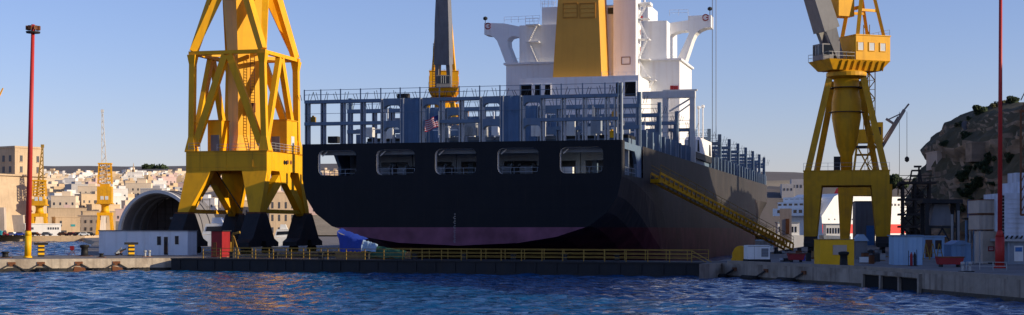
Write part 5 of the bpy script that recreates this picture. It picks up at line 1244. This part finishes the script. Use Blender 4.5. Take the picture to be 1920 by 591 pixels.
for k in range(3): m = MB(); m.box(w_*(k+.95)/4, w_*(k+1)/4, -.03, 0, .05, h_-.05); m.build('wall_rib', 'shed_blue_dark', t)
# quay-edge rails and double cleat on the right
t = thing('quay_rail', 'pale low pipe rail along the right quay edge before the red mast', 'railing', G(1812, 506), R_(-18))
railing('r', [(0, 0, 0), (3.4, -.6, 0)], .7, 1.1, 'galvanised', t, .035, 2)
b = G(1812, 510); t = thing('double_cleat', 'pale double cleat at the right quay edge before the slate-blue shed', 'cleat', b, 0)
for q in (-.3, .3): m = MB(); m.lathe([(.13, 0), (.12, .5), (.2, .68), (.2, .8), (.1, .86)], 10, (q, 0, 0)); m.build('horn', 'galvanised', t)
m = MB(); m.box(-.6, .6, -.3, .3, 0, .08); m.build('base_plate', 'black', t)
# chains and fenders on the right quay face
def edge_pt(x):
    for a, c in zip(RQ[1:5], RQ[2:6]):
        A, B_ = Vector((a[0], a[1], 0)), Vector((c[0], c[1], 0)); dx_ = (x-HX)/F
        den = (B_.x-A.x)-dx_*(B_.y-A.y)
        tt = (dx_*A.y-A.x)/den
        if 0 <= tt <= 1: d = (B_-A).normalized(); n = Vector((-d.y, d.x, 0)); n = n if n.x < 0 else -n; return A+d*(B_-A).length*tt, d, n
    return None
for i, (x, wh) in enumerate(((1378, 'nearest the gate'), (1437, 'below the white generator'), (1508, 'below the dark red skip'))):
    p, d_, n_ = edge_pt(x); t = thing('chain_fender', 'dark chained fender on the right quay face '+wh, 'fender', p, math.atan2(d_.y, d_.x), 'chained fenders on the right quay face')
    ny = 1 if (Matrix.Rotation(math.atan2(d_.y, d_.x), 3, 'Z') @ Vector((0, 1, 0))).dot(n_) > 0 else -1
    m = MB(); m.box(-.4, .4, *sorted((0, ny*.12)), .85, 1.2); m.build('bracket', 'rust_brown', t)
    m = MB(); m.beam((0, ny*.15, 1.0), (2.2, ny*.3, .15), .13); m.build('chain', 'dark_steel', t)
    m = MB(); m.tube((1.3, ny*.45, .12), (4.2, ny*.45, .12), .36, n=12); m.build('log', 'rubber', t, True)
# dark culvert openings in the right quay face
p, d_, n_ = edge_pt(1622)
ang = math.atan2(d_.y, d_.x)
cv = thing('quay_culverts', 'three square culvert openings in the right quay wall', 'culvert', edge_pt(1727)[0], ang)
L_ = (edge_pt(1622)[0]-edge_pt(1727)[0]).length; ny = 1 if (Matrix.Rotation(ang, 3, 'Z') @ Vector((0, 1, 0))).dot(n_) > 0 else -1
for k in range(3):
    a = L_*k/3; m = MB(); m.box(a+.18, a+L_/3-.18, *sorted((ny*.01, ny*.06)), -.3, 1.12); m.build('opening', 'void', cv)
for k in range(4): m = MB(); a = L_*k/3; m.box(a-.17, a+.17, *sorted((0, ny*.28)), -.3, 1.2); m.build('pillar', 'concrete', cv)
m = MB(); m.box(-.17, L_+.17, *sorted((0, ny*.30)), 1.2, 1.55); m.build('lintel', 'concrete', cv)
m = MB()
for a, c in zip(RQ[1:4], RQ[2:5]):
    A, B_ = Vector((a[0], a[1], 0)), Vector((c[0], c[1], 0)); d_ = (B_-A).normalized(); n_ = Vector((-d_.y, d_.x, 0)); n_ = n_ if n_.x < 0 else -n_
    m.add([A+n_*.03+V((0, 0, -.3)), B_+n_*.03+V((0, 0, -.3)), B_+n_*.03+V((0, 0, .33)), A+n_*.03+V((0, 0, .33))], [(0, 1, 2, 3)])
struct('tide_mark_right', m, 'wet_dark')
# pale kerb blocks along the right quay edge
m_k = MB().box(0, 2.35, -.3, .3, 0, .28).mesh('kerb_block', 'concrete')
kb = thing('quay_kerb', 'row of concrete kerb blocks along the right quay edge', 'kerb', (0, 0, 1.6), 0)
for a, c in zip(RQ[1:4], RQ[2:5]):
    A, B_ = Vector((a[0], a[1], 0)), Vector((c[0], c[1], 0)); d_ = (B_-A).normalized(); n_ = Vector((-d_.y, d_.x, 0)); n_ = n_ if n_.x < 0 else -n_
    n = int((B_-A).length/2.4)
    for k in range(n): link('kerb_block', m_k, kb, A+d_*2.4*k-n_*.32, math.atan2(d_.y, d_.x))
# scaffold tower
D = 222; b = P(1717, 430, D); k = D/F
t = thing('scaffold_tower', 'dark rusty steel scaffold tower with platforms before the cliff', 'scaffold', (b.x, b.y, 1.6), -R_(10))
ZT = lambda y: P(0, y, D).z-1.6
hw = 24*k; lev = [ZT(y) for y in (446, 425, 402, 374, 343)]
for sx in (-1, -.1, 1):
    for sy in (-1, 1): m = MB(); m.beam((sx*hw, sy*1.6, 0), (sx*hw, sy*1.6, lev[-1]+.3), .28); m.build('upright', 'scaffold_steel', t)
for i, z in enumerate(lev):
    m = MB(); m.box(-hw-.6, hw+(.9 if i > 2 else .5), -2.0, 2.0, z-.18, z+.12); pf = m.build('platform', 'scaffold_steel', t)
    m = MB(); 
    for zz in (.5, 1.0): m.beam((-hw-.5, -1.9, z+zz), (hw+.5, -1.9, z+zz), .08)
    m.build('guard_rail', 'scaffold_steel', pf)
    if i:
        for j, (a, c) in enumerate(((-hw, -.1*hw), (-.1*hw, hw))):
            m = MB(); m.beam((a, -1.6, lev[i-1]), (c, -1.6, z), .15); m.build('brace', 'scaffold_steel', t); m = MB(); m.beam((c, 1.6, lev[i-1]), (a, 1.6, z), .15); m.build('brace', 'scaffold_steel', t)
for q in range(7):
    m = MB(); x = rng.uniform(-hw*.8, hw*.6); z = rng.choice(lev[:4]); m.box(x, x+rng.uniform(.6, 1.5), -.9, .6, z+.12, z+rng.uniform(.8, 1.6)); m.build('stored_plate', 'scaffold_steel', t)
zt = lev[-1]
m = MB()
for sx in (-1, 1): m.beam((sx*.85, 0, zt+.1), (sx*.55, 0, ZT(320)), .2); m.beam((sx*.85, .8, zt+.1), (sx*.55, .5, ZT(320)), .16)
m.beam((-.8, 0, ZT(330)), (.8, 0, ZT(330)), .3); m.beam((-.6, 0, ZT(320)), (.7, 0, ZT(320)), .25); m.beam((.45, 0, zt), (.45, 0, ZT(313)), .25); m.beam((-.25, 0, ZT(312.5)), (.8, 0, ZT(312.5)), .5, .28); m.beam((-2.0, 0, zt+.1), (-.6, 0, ZT(326)), .08)
m.build('top_mast', 'scaffold_steel', t)
# steel trestle with hopper
D = 205; b = P(1738, 430, D); k = D/F; ZT2 = lambda y: P(0, y, D).z-1.6
t = thing('hopper_frame', 'dark steel frame holding a sloped hopper beside the scaffold tower', 'hopper', (b.x, b.y, 1.6), -R_(8)); wd = 56*k; zt = ZT2(374)
for x in (0, wd):
    for y in (0, 5): m = MB(); m.box(x-.25, x+.25, y-.25, y+.25, 0, zt-.5); m.build('leg', 'dark_steel', t)
m = MB(); m.box(-.6, wd+.6, -.4, 5.4, zt-.5, zt); m.build('top_frame', 'dark_steel', t); m = MB(); m.box(.25, wd-.25, -.2, 5.2, ZT2(428), ZT2(424)); m.build('cross_beam', 'dark_steel', t)
m = MB(); m.hexa([(wd*.1, .6, ZT2(423)), (wd*.9, .6, ZT2(423)), (wd*.9, 4.4, ZT2(423)), (wd*.1, 4.4, ZT2(423))], [(wd*.28, 1, zt-.55), (wd*.72, 1, zt-.55), (wd*.72, 4, zt-.55), (wd*.28, 4, zt-.55)]); m.build('hopper', 'boom_grey', t)
for x in (0, wd): m = MB(); m.beam((x, 0, 0), (wd/2, 0, ZT2(428)), .2); m.build('brace', 'dark_steel', t)
# pipework and stacked containers near the right mast
D = 168; k = D/F
def at(x, y, D): p = P(x, y, D); return p
b = P(1812, 430, D); t = thing('pipe_rack', 'tall rack of vertical pipes with a blue top behind the slate-blue shed', 'pipe rack', (b.x, b.y, 1.6), 0)
for q in range(6):
    m = MB(); x = q*.42; m.tube((x, 0, 0), (x, 0, P(0, 413, D).z-1.6), .15, n=10); m.build('pipe', 'galvanised' if q % 2 else 'shed_blue_dark', t)
for q in range(3): m = MB(); x = .3+q*.36; m.tube((x, -.1, P(0, 408, D).z-1.6), (x, -.1, P(0, 375, D).z-1.6), .2, n=12); m.build('blue_tank', 'pipe_blue', t)
m = MB(); m.box(-.4, 2.6, -.5, .5, P(0, 412, D).z-1.6, P(0, 408.5, D).z-1.6); m.build('platform', 'dark_steel', t); m = MB(); m.beam((-.8, .2, 0), (-.8, .2, P(0, 395, D).z-1.6), .2); m.beam((-1.5, .2, 0), (-1.5, .2, P(0, 402, D).z-1.6), .2); m.build('upright', 'galvanised', t)
D = 162; k = D/F; ZZ = lambda y: P(0, y, D).z-1.6
for (x0, x1, y0, y1, lb) in ((1835, 1876, 401, 374, 'beige corrugated container on top of the stack left of the red mast'), (1836, 1877, 432, 402, 'beige corrugated container in the middle of the stack left of the red mast')):
    b = P(x0, y0, D); t = thing('container', lb, 'container', b, R_(-4)); wd = (x1-x0)*k; hh_ = (y0-y1)*k
    n = 16; pts = [(wd*i/n, 0 if (i % 4) in (0, 1) else .05) for i in range(n+1)]+[(wd, 5), (0, 5)]
    m = MB(); m.prism(pts, .08, hh_-.08, 'z'); m.build('corrugated_wall', 'container_beige', t)
    m = MB(); 
    for z in (0, hh_-.08): m.box(-.04, wd+.04, -.04, 5.04, z, z+.08)
    m.build('frame', 'rust_brown', t)
b = P(1843, 430, D-1); t = thing('louvred_plant_house', 'beige slatted plant house with a small red sign under the containers', 'plant house', (b.x, b.y, 1.6), R_(-4)); wd = 31*k; ht_ = ZZ(433)
m = MB(); m.box(0, wd, 0, 4, 0, ht_-.05); m.build('wall', 'container_beige', t)
for q in range(9): m = MB(); z = ht_*.55+q*ht_*.45/9; m.box(.05, wd-.05, -.06, 0, z, z+.1); m.build('louvre_slat', 'container_beige', t)
m = MB(); m.box(wd*.3, wd*.66, -.07, 0, ZZ(471), ZZ(462)); sg = m.build('sign', 'red_paint', t)
m = MB()
for q in range(2): m.box(wd*.35, wd*.6, -.085, -.07, ZZ(468.5-3*q), ZZ(467.5-3*q))
m.build('sign_lines', 'white_paint', sg)
m = MB(); m.box(wd*.3, wd*.68, -.07, 0, ZZ(497), ZZ(491)); m.build('vent', 'void', t)
m = MB(); m.beam((-.4, -.3, 0), (-.4, -.3, ZZ(433)), .15); m.beam((-.9, -.2, 0), (-.9, -.2, ZZ(440)), .12); m.build('side_pipe', 'galvanised', t)
# white plant at the right edge
D = 158; k = D/F; ZZ = lambda y: P(0, y, D).z-1.6
b = P(1884, 430, D); t = thing('white_plant', 'weathered bluish-white plant building with a stepped side at the right edge', 'building', (b.x, b.y, 1.6), R_(-2))
m = MB(); m.box(0, 9, 0, 8, 2.6, ZZ(362)); m.box(2.0, 9, .5, 8, ZZ(362), ZZ(344)+.2); m.build('wall', 'tank_white', t)
for q in range(13):
    m = MB(); z = 2.7+q*(ZZ(364)-2.7)/13; m.box(-.35, 0, .2, 1.0, z, z+.22); m.build('side_bracket', 'dark_steel', t)
for q in range(9): m = MB(); z = 2.75+q*(ZZ(364)-2.75)/9; m.box(.3, 9, -.05, 0, z, z+.1); m.build('wall_rib', 'tank_white', t)
m = MB(); m.box(-.7, 9, -.3, 8, 2.35, 2.59); ld = m.build('ledge', 'galvanised', t)
for q in range(5): m = MB(); x = -.6+q*.5; m.prism([(x, 2.62), (x+.22, 2.62), (x+.42, 2.95), (x+.2, 2.95)], -.36, -.31, 'y'); m.build('hazard_stripe', 'hazard_black', ld)
m = MB(); m.box(.6, 9, .2, 8, 0, 2.34); m.build('base', 'ship_grey', t)
for x in (-.5, .3, 2.4): m = MB(); m.box(x, x+.22, 0, .22, 0, 2.34); m.build('post', 'ship_grey', t)
m = MB(); m.box(1.0, 1.9, .12, .2, .3, 1.9); m.build('panel', 'white_paint', t); m = MB(); m.box(1.1, 1.8, .09, .12, 1.3, 1.75); m.build('label_plate', 'pipe_blue', t)
b = P(1905, 362, 176); t = thing('roof_cabin', 'pale blue cabin on a post above the white plant at the right edge', 'cabin', (b.x, b.y, 1.6), 0)
m = MB(); m.box(0, 4, 0, 3, P(0, 345, 176).z-1.6, P(0, 324, 176).z-1.6); m.build('body', 'tank_white', t); m = MB(); m.box(.1, 4, .1, 2.9, 0, P(0, 345, 176).z-1.6); m.build('tower', 'boom_grey', t)
b = P(1914, 430, 150); t = thing('dark_gantry', 'dark riveted steel post rising at the right picture edge', 'gantry', (b.x, b.y, 1.6), 0)
m = MB()
for z in range(12): m.beam((0, 0, z+5.2), (.5, 0, z+6.2), .08)
m.beam((0, 0, 5), (0, 0, P(0, 208, 150).z-1.6), .16); m.beam((.6, 0, 0), (.6, 0, P(0, 208, 150).z-1.6), .16); m.beam((-.1, 0, P(0, 208, 150).z-1.6), (1.2, 0, P(0, 210, 150).z-1.6), .25); m.beam((0, 0, 5), (.6, 0, 5), .2); m.build('lattice', 'rust_brown', t)

# ================================================================== CLIFF
foot = [(175, 30), (140, 70), (118, 115), (108, 160), (101, 205), (95, 245), (87.5, 275), (82.2, 298), (83, 318), (92, 345), (120, 375), (200, 400), (330, 420)]
def catm(pts, n):
    out = []
    for i in range(len(pts)-1):
        p0, p1, p2, p3 = (Vector(pts[max(0, i-1)]), Vector(pts[i]), Vector(pts[i+1]), Vector(pts[min(len(pts)-1, i+2)]))
        for k in range(n):
            t_ = k/n; out.append(.5*((2*p1)+(-p0+p2)*t_+(2*p0-5*p1+4*p2-p3)*t_*t_+(-p0+3*p1-3*p2+p3)*t_**3))
    out.append(Vector(pts[-1])); return out
path = catm([(a, b_) for a, b_ in foot], 30)
m = MB(); rowsN = 0; vs = []
profd0 = [(0, 0), (.3, .12), (.8, .28), (1.2, .42), (2.2, .50), (3.6, .54), (4.2, .66), (4.8, .78), (6.0, .86), (8.5, .92), (11, .98), (16, 1.04)]
profd = []
for (a, za), (c, zc_) in zip(profd0[:-1], profd0[1:]):
    for k in range(4): profd.append((a+(c-a)*k/4, za+(zc_-za)*k/4))
profd.append(profd0[-1])
for i, p in enumerate(path):
    a, c = path[max(0, i-1)], path[min(len(path)-1, i+1)]; d_ = (c-a).normalized(); n_ = Vector((d_.y, -d_.x)); y_ = p.y
    kf = max(0, min(1, (272-y_)/32)); crest = 32.5+18*kf; Hc = 27+18.5*kf
    for (dd, zz) in profd:
        zw = zz*Hc
        big = noise.noise(Vector((p.x*.10, p.y*.10, zw*.05)))*3.0
        blk = noise.noise(Vector((p.x*.35, p.y*.35, zw*.22)))*1.5; blk = round(blk*1.6)/1.6*.7+blk*.3
        fine = noise.noise(Vector((p.x*.9, p.y*.9, zw*.8)))*.45
        led = .7*math.sin(zw*1.15+noise.noise(Vector((p.x*.1, p.y*.1, 1)))*3)
        f_ = 1 if zz < .95 else .35
        q = p+n_*(dd*.85+(max(-.8, big)+blk+fine+led)*f_); vs.append((q.x, q.y, 1.5+zw+noise.noise(Vector((p.x*.25, p.y*.25, zz*5+9)))*1.1*(1 if dd else 0)))
    for k in range(1, 6):
        dd = 20+k*7; q = p+n_*dd; z1 = 1.5+1.04*Hc; vs.append((q.x, q.y, z1+(crest-z1)*min(1, k/3)+noise.noise(Vector((q.x*.08, q.y*.08, 2)))*1.0))
rowsN = len(profd)+5
m.add(vs, [(i*rowsN+j, (i+1)*rowsN+j, (i+1)*rowsN+j+1, i*rowsN+j+1) for i in range(len(path)-1) for j in range(rowsN-1)])
cliff = struct('cliff', m, 'cliff_rock')
from mathutils.bvhtree import BVHTree
CB = BVHTree.FromPolygons([Vector(v) for v in m.v], m.f)
# masonry on the cliff
def wall_thing(x0, x1, y0, y1, D, depth, label, mat='limestone_grey', rz=0.0, name='terrace_wall', cat='wall'):
    a = P(x0, y1, D); wd = (x1-x0)*D/F; h = (y1-y0)*D/F; t = thing(name, label, cat, a, rz)
    m = MB(); m.box(0, wd, 0, depth, -1.5, h-.25); m.build('masonry', mat, t); m = MB(); m.box(-.12, wd+.12, -.12, depth+.1, h-.25, h); m.build('coping', mat, t)
wall_thing(1757, 1782, 283, 303, 306, 8, 'small grey masonry block on the left end of the cliff')
wall_thing(1822, 1872, 266, 288, 288, 4, 'buff retaining wall across the upper cliff left of the red mast', 'cliff_rock')
b = P(1807, 250, 300); t = thing('dish_antenna', 'small round dish on a post at the cliff edge', 'antenna', b, R_(30))
m = MB(); m.lathe([(.05, 0), (.7, .12), (1.0, .4)], 14); o = m.build('dish', 'boom_grey', t); o.rotation_euler = (R_(80), 0, 0); o.location = (0, 0, 1.4); m = MB(); m.tube((0, 0, -2), (0, 0, 1.5), .12, n=8); m.build('post', 'boom_grey', t)
# shrubs
def shrub(x, y, D, rx, rz, n, seed, label, mat='leaf', size=.35, cat='bush', grp='bushes on the cliff'):
    b = P(x, y, D); hit = CB.ray_cast(Vector((b.x, b.y, 90)), Vector((0, 0, -1)))[0] if D else CB.ray_cast(Vector((0, 0, CH)), (P(x, y, 1)-Vector((0, 0, CH))).normalized())[0]
    b = hit or b; t = thing('bush', label, cat, b, 0, grp)
    foliage(n, rx, rx*.8, rz, size, seed, rz*.3, 7).build('crown', mat, t)
    m = MB(); m.tube((0, 0, -.4), (rx*.1, 0, rz*.6), rx*.07, rx*.03, 6); m.tube((0, 0, 0), (-rx*.4, 0, rz*.7), rx*.05, rx*.02, 5); m.build('trunk', 'bark', t)
shrub(1838, 241, 300, 1.5, 1.2, 1100, 1, 'round dark bush on the cliff top right of the dish', size=.22)
shrub(1866, 241, 300, 1.2, .6, 600, 2, 'low dry bush on the cliff top just left of the red mast', 'leaf_dry', .2)
shrub(1898, 234, 300, 1.7, 1.0, 1000, 3, 'dark bush on the cliff top right of the red mast', size=.22)
shrub(1814, 256, 296, 1.3, 1.0, 900, 4, 'dark bush hanging over the cliff edge below the dish', size=.22)
shrub(1771, 307, 303, 1.0, .7, 600, 5, 'dark bush under the grey masonry block', size=.2)
SCRUB = [(1832, 292, 'topmost scrub clump on the cliff face below the buff wall'), (1845, 318, 'scrub clump in the middle of the cliff face'), (1834, 345, 'scrub clump low in the middle of the cliff face'), (1818, 366, 'scrub clump at the cliff foot left of the pipes'), (1858, 300, 'scrub clump left of the red mast under the buff wall'), (1896, 300, 'scrub clump on the cliff right of the red mast'), (1800, 392, 'scrub clump at the cliff foot above the slate-blue shed')]
for i, (x, y, lb) in enumerate(SCRUB): shrub(x, y, 0, 1.3, 1.2, 900, 20+i, lb, size=.2)
sr = random.Random(11)
for i in range(26):
    q = sr.random(); x = 1806+46*q+sr.gauss(0, 9); y = 285+100*sr.random(); shrub(x, y, 0, sr.uniform(.6, 1.3), sr.uniform(.5, 1.1), 420, 100+i, 'small dark scrub plant in the green band down the cliff face', size=.19)
for i in range(12):
    x = 1796+120*i/11+sr.gauss(0, 2); shrub(x, 240, 303+sr.uniform(-3, 6), sr.uniform(.5, 1.1), sr.uniform(.35, .7), 300, 140+i, 'low scrub plant along the cliff top edge', sr.choice(('leaf', 'leaf_dry')), .18)
# ================================================================== FERRY AND SHIPS BEYOND THE DOCK
cF = P(1545, 430, 478); cF.z = 0
fa = math.atan2(.5, .87)
fe = thing('ferry', 'big white ferry with a broad red band behind the right crane', 'ferry', cF, fa)
m = MB(); m.prism([(0, -1), (75, -1), (75, 9.4), (-1.0, 9.4)], 0, 20, 'y'); m.build('hull', 'ferry_white', fe)
m = MB(); m.prism([(-.6, 3.9), (75.05, 3.9), (75.05, 6.8), (-.8, 6.8)], -.06, 0, 'y'); m.build('red_band', 'ferry_red', fe)
m = MB(); m.prism([(-.8, 9.4), (75, 9.4), (75, 15.6), (13, 15.6), (6.5, 16.4), (4.2, 15.4)], .05, 19.9, 'y'); up_ = m.build('superstructure', 'ferry_white', fe)
for k in range(3): m = MB(); x = 7.2+k*1.6; m.box(x, x+1.0, -.02, .06, 12.6, 13.3); m.build('window', 'house_window', up_)
for k in range(16): m = MB(); x = 22+k*1.5; m.box(x, x+.8, -.02, .06, 12.7, 13.4); m.build('window', 'house_window', up_)
for k in range(10): m = MB(); x = 2+k*2.4; m.tube((x, -.03, 8.3), (x, .02, 8.3), .28, n=8); m.build('porthole', 'house_window', fe)
m = MB(); m.prism([(14, 15.6), (22, 15.6), (21, 18.5), (16, 18.5)], 7, 12, 'y'); fn = m.build('funnel', 'ferry_red', fe)
m = MB(); m.box(-.6, 0, 1, 19, 9.5, 14.8) if False else None
# forward decks, in the shade
for k, (z0, z1, x0) in enumerate(((9.4, 11.8, -2.2), (11.8, 13.8, -1.0), (13.8, 15.3, .4))):
    m = MB(); m.box(x0-2.5, x0+1.4, 1.0+k, 19-k, z0+.02, z1); dkx = m.build('deck_front', 'ferry_white', fe)
    for q in range(6): mm = MB(); y = 2.2+k+q*2.6; mm.box(x0-2.56, x0-2.5, y, y+1.5, z0+.9, z1-.5); mm.build('window', 'glass_dark', dkx)
m = MB(); m.tube((2, 10, 15.3), (2, 10, 20), .2, .1, 8); m.beam((2, 8.5, 18), (2, 11.5, 18), .15); m.build('mast', 'ferry_white', fe)
# white workboat and low grey boat lying before the ferry
def workboat(x0, x1, ytop, ybase, D, label, mat, rz=0.0):
    a = P(x0, 430, D); L_ = (x1-x0)*D/F; H = P(0, ytop, D).z; t = thing('workboat', label, 'boat', (a.x, a.y, 0), rz)
    m = MB(); m.prism([(0, H*.55), (L_, H*.5), (L_*.97, -.5), (L_*.08, -.5)], 0, 5, 'y'); m.build('hull', mat, t)
    m = MB(); m.box(L_*.12, L_*.8, .8, 4.2, H*.5, H); h_ = m.build('deckhouse', 'ferry_white', t)
    for k in range(6): mm = MB(); x = L_*(.16+.1*k); mm.box(x, x+L_*.05, .74, .8, H*.62, H*.85); mm.build('window', 'glass_dark', h_)
    m = MB(); m.box(L_*.1, L_*.82, .6, 4.4, H, H+.25); m.build('roof', 'ship_grey', t)
workboat(1452, 1512, 418, 442, 430, 'white houseboat-like workboat moored left of the right crane\'s leg', 'ferry_white')
workboat(1544, 1596, 421, 445, 420, 'grey low workboat moored between the right crane\'s legs', 'ship_grey', R_(3))
t, w_, h_ = site_box('grey_warehouse', 1604, 470, 36, 82, 14, 'boom_grey', 'tall grey warehouse end seen through the right crane\'s portal', 'warehouse', R_(-10), roof='boom_grey', D=345)
m = MB(); m.box(w_*.55, w_*.95, -.08, 0, 0, h_*.45); m.build('door', 'pipe_blue', t)
t, w_, h_ = site_box('brick_store', 1462, 470, 22, 64, 8, 'container_beige', 'low buff store building at the dock head beside the bow', 'building', R_(-10), D=412)
m = MB(); m.box(w_*.5, w_*.8, -.08, 0, h_*.25, h_*.7); m.build('door', 'rust_brown', t)
# quay in front of the ferry and far headland
land('dock_head_quay', [xy(-31.4, 305), xy(34.9, 305), (185, 470), (185, 476), xy(20, 330), xy(-31.4, 330)], 1.5)
m = MB(); vs = []; nx = 40
for i in range(nx+1):
    x = 1380+700*i/nx; D0 = 900
    h = 42+noise.noise(Vector((x*.012, 2, 7)))*6+noise.noise(Vector((x*.05, 2, 7)))*2
    if x > 1700: h -= 0
    for Y, kk in ((820, 0), (860, .55), (900, .9), (980, 1), (1200, .8)): vs.append(((x-HX)/F*900, Y, max(-1, h*.8*kk-1)))
m.add(vs, [(i*5+j, (i+1)*5+j, (i+1)*5+j+1, i*5+j+1) for i in range(nx) for j in range(4)])
struct('far_headland', m, 'far_land', True)
for i, (x0, x1, y0, y1, lb) in enumerate(((1466, 1488, 345, 362, 'grey block building on the headland right of the bow'), (1484, 1506, 336, 360, 'taller square grey building on the headland beside the crane leg'), (1505, 1530, 346, 362, 'long grey building on the headland behind the right crane\'s leg'))):
    a = P(x0, y1+6, 880); wd = (x1-x0)*880/F; h = (y1+6-y0)*880/F; t = thing('headland_building', lb, 'building', a, R_(-5))
    m = MB(); m.box(0, wd, 0, 10, -2, h); m.build('wall', 'house_grey', t)
    for q in range(3): m = MB(); m.box(wd*(.15+.3*q), wd*(.27+.3*q), -.1, 0, h*.45, h*.65); m.build('window', 'house_window', t)
for i, (x, y, rx, rz) in enumerate(((1626, 350, 6, 4.5), (1645, 345, 7.5, 5.5), (1664, 348, 6.5, 4.5), (1684, 352, 6, 4), (1736, 350, 6, 4))):
    b = P(x, y+8, 860); t = thing('pine_tree', 'dark far tree on the headland, %s' % ('leftmost behind the right crane', 'tallest of the row right of the right crane', 'third of the row right of the right crane', 'left of the scaffold tower', 'between the scaffold tower and the cliff')[i], 'tree', b, 0, 'trees on the far headland')
    foliage(1100, rx, rx, rz, .9, 60+i, 4.5, 8).build('crown', 'leaf', t); m = MB(); m.tube((0, 0, -2), (0, 0, 4.5), .5, .25, 7); m.tube((0, 0, 3), (1.6, 0, 5.5), .2, .1, 5); m.build('trunk', 'bark', t)
for i, (x, y, rx, rz) in enumerate(((279, 318, 11, 7), (303, 318, 13, 7))):
    b = P(x, y+3, 2650); t = thing('tree_clump', 'dark tree clump on the skyline ridge, %s of two' % ('left', 'right')[i], 'trees', b, 0, 'tree clumps on the ridge')
    foliage(700, rx, rx*.6, rz, 2.6, 80+i, 4, 8).build('crown', 'leaf', t); m = MB(); m.tube((0, 0, -8), (0, 0, 4), 1.2, .6, 6); m.build('trunk', 'bark', t)
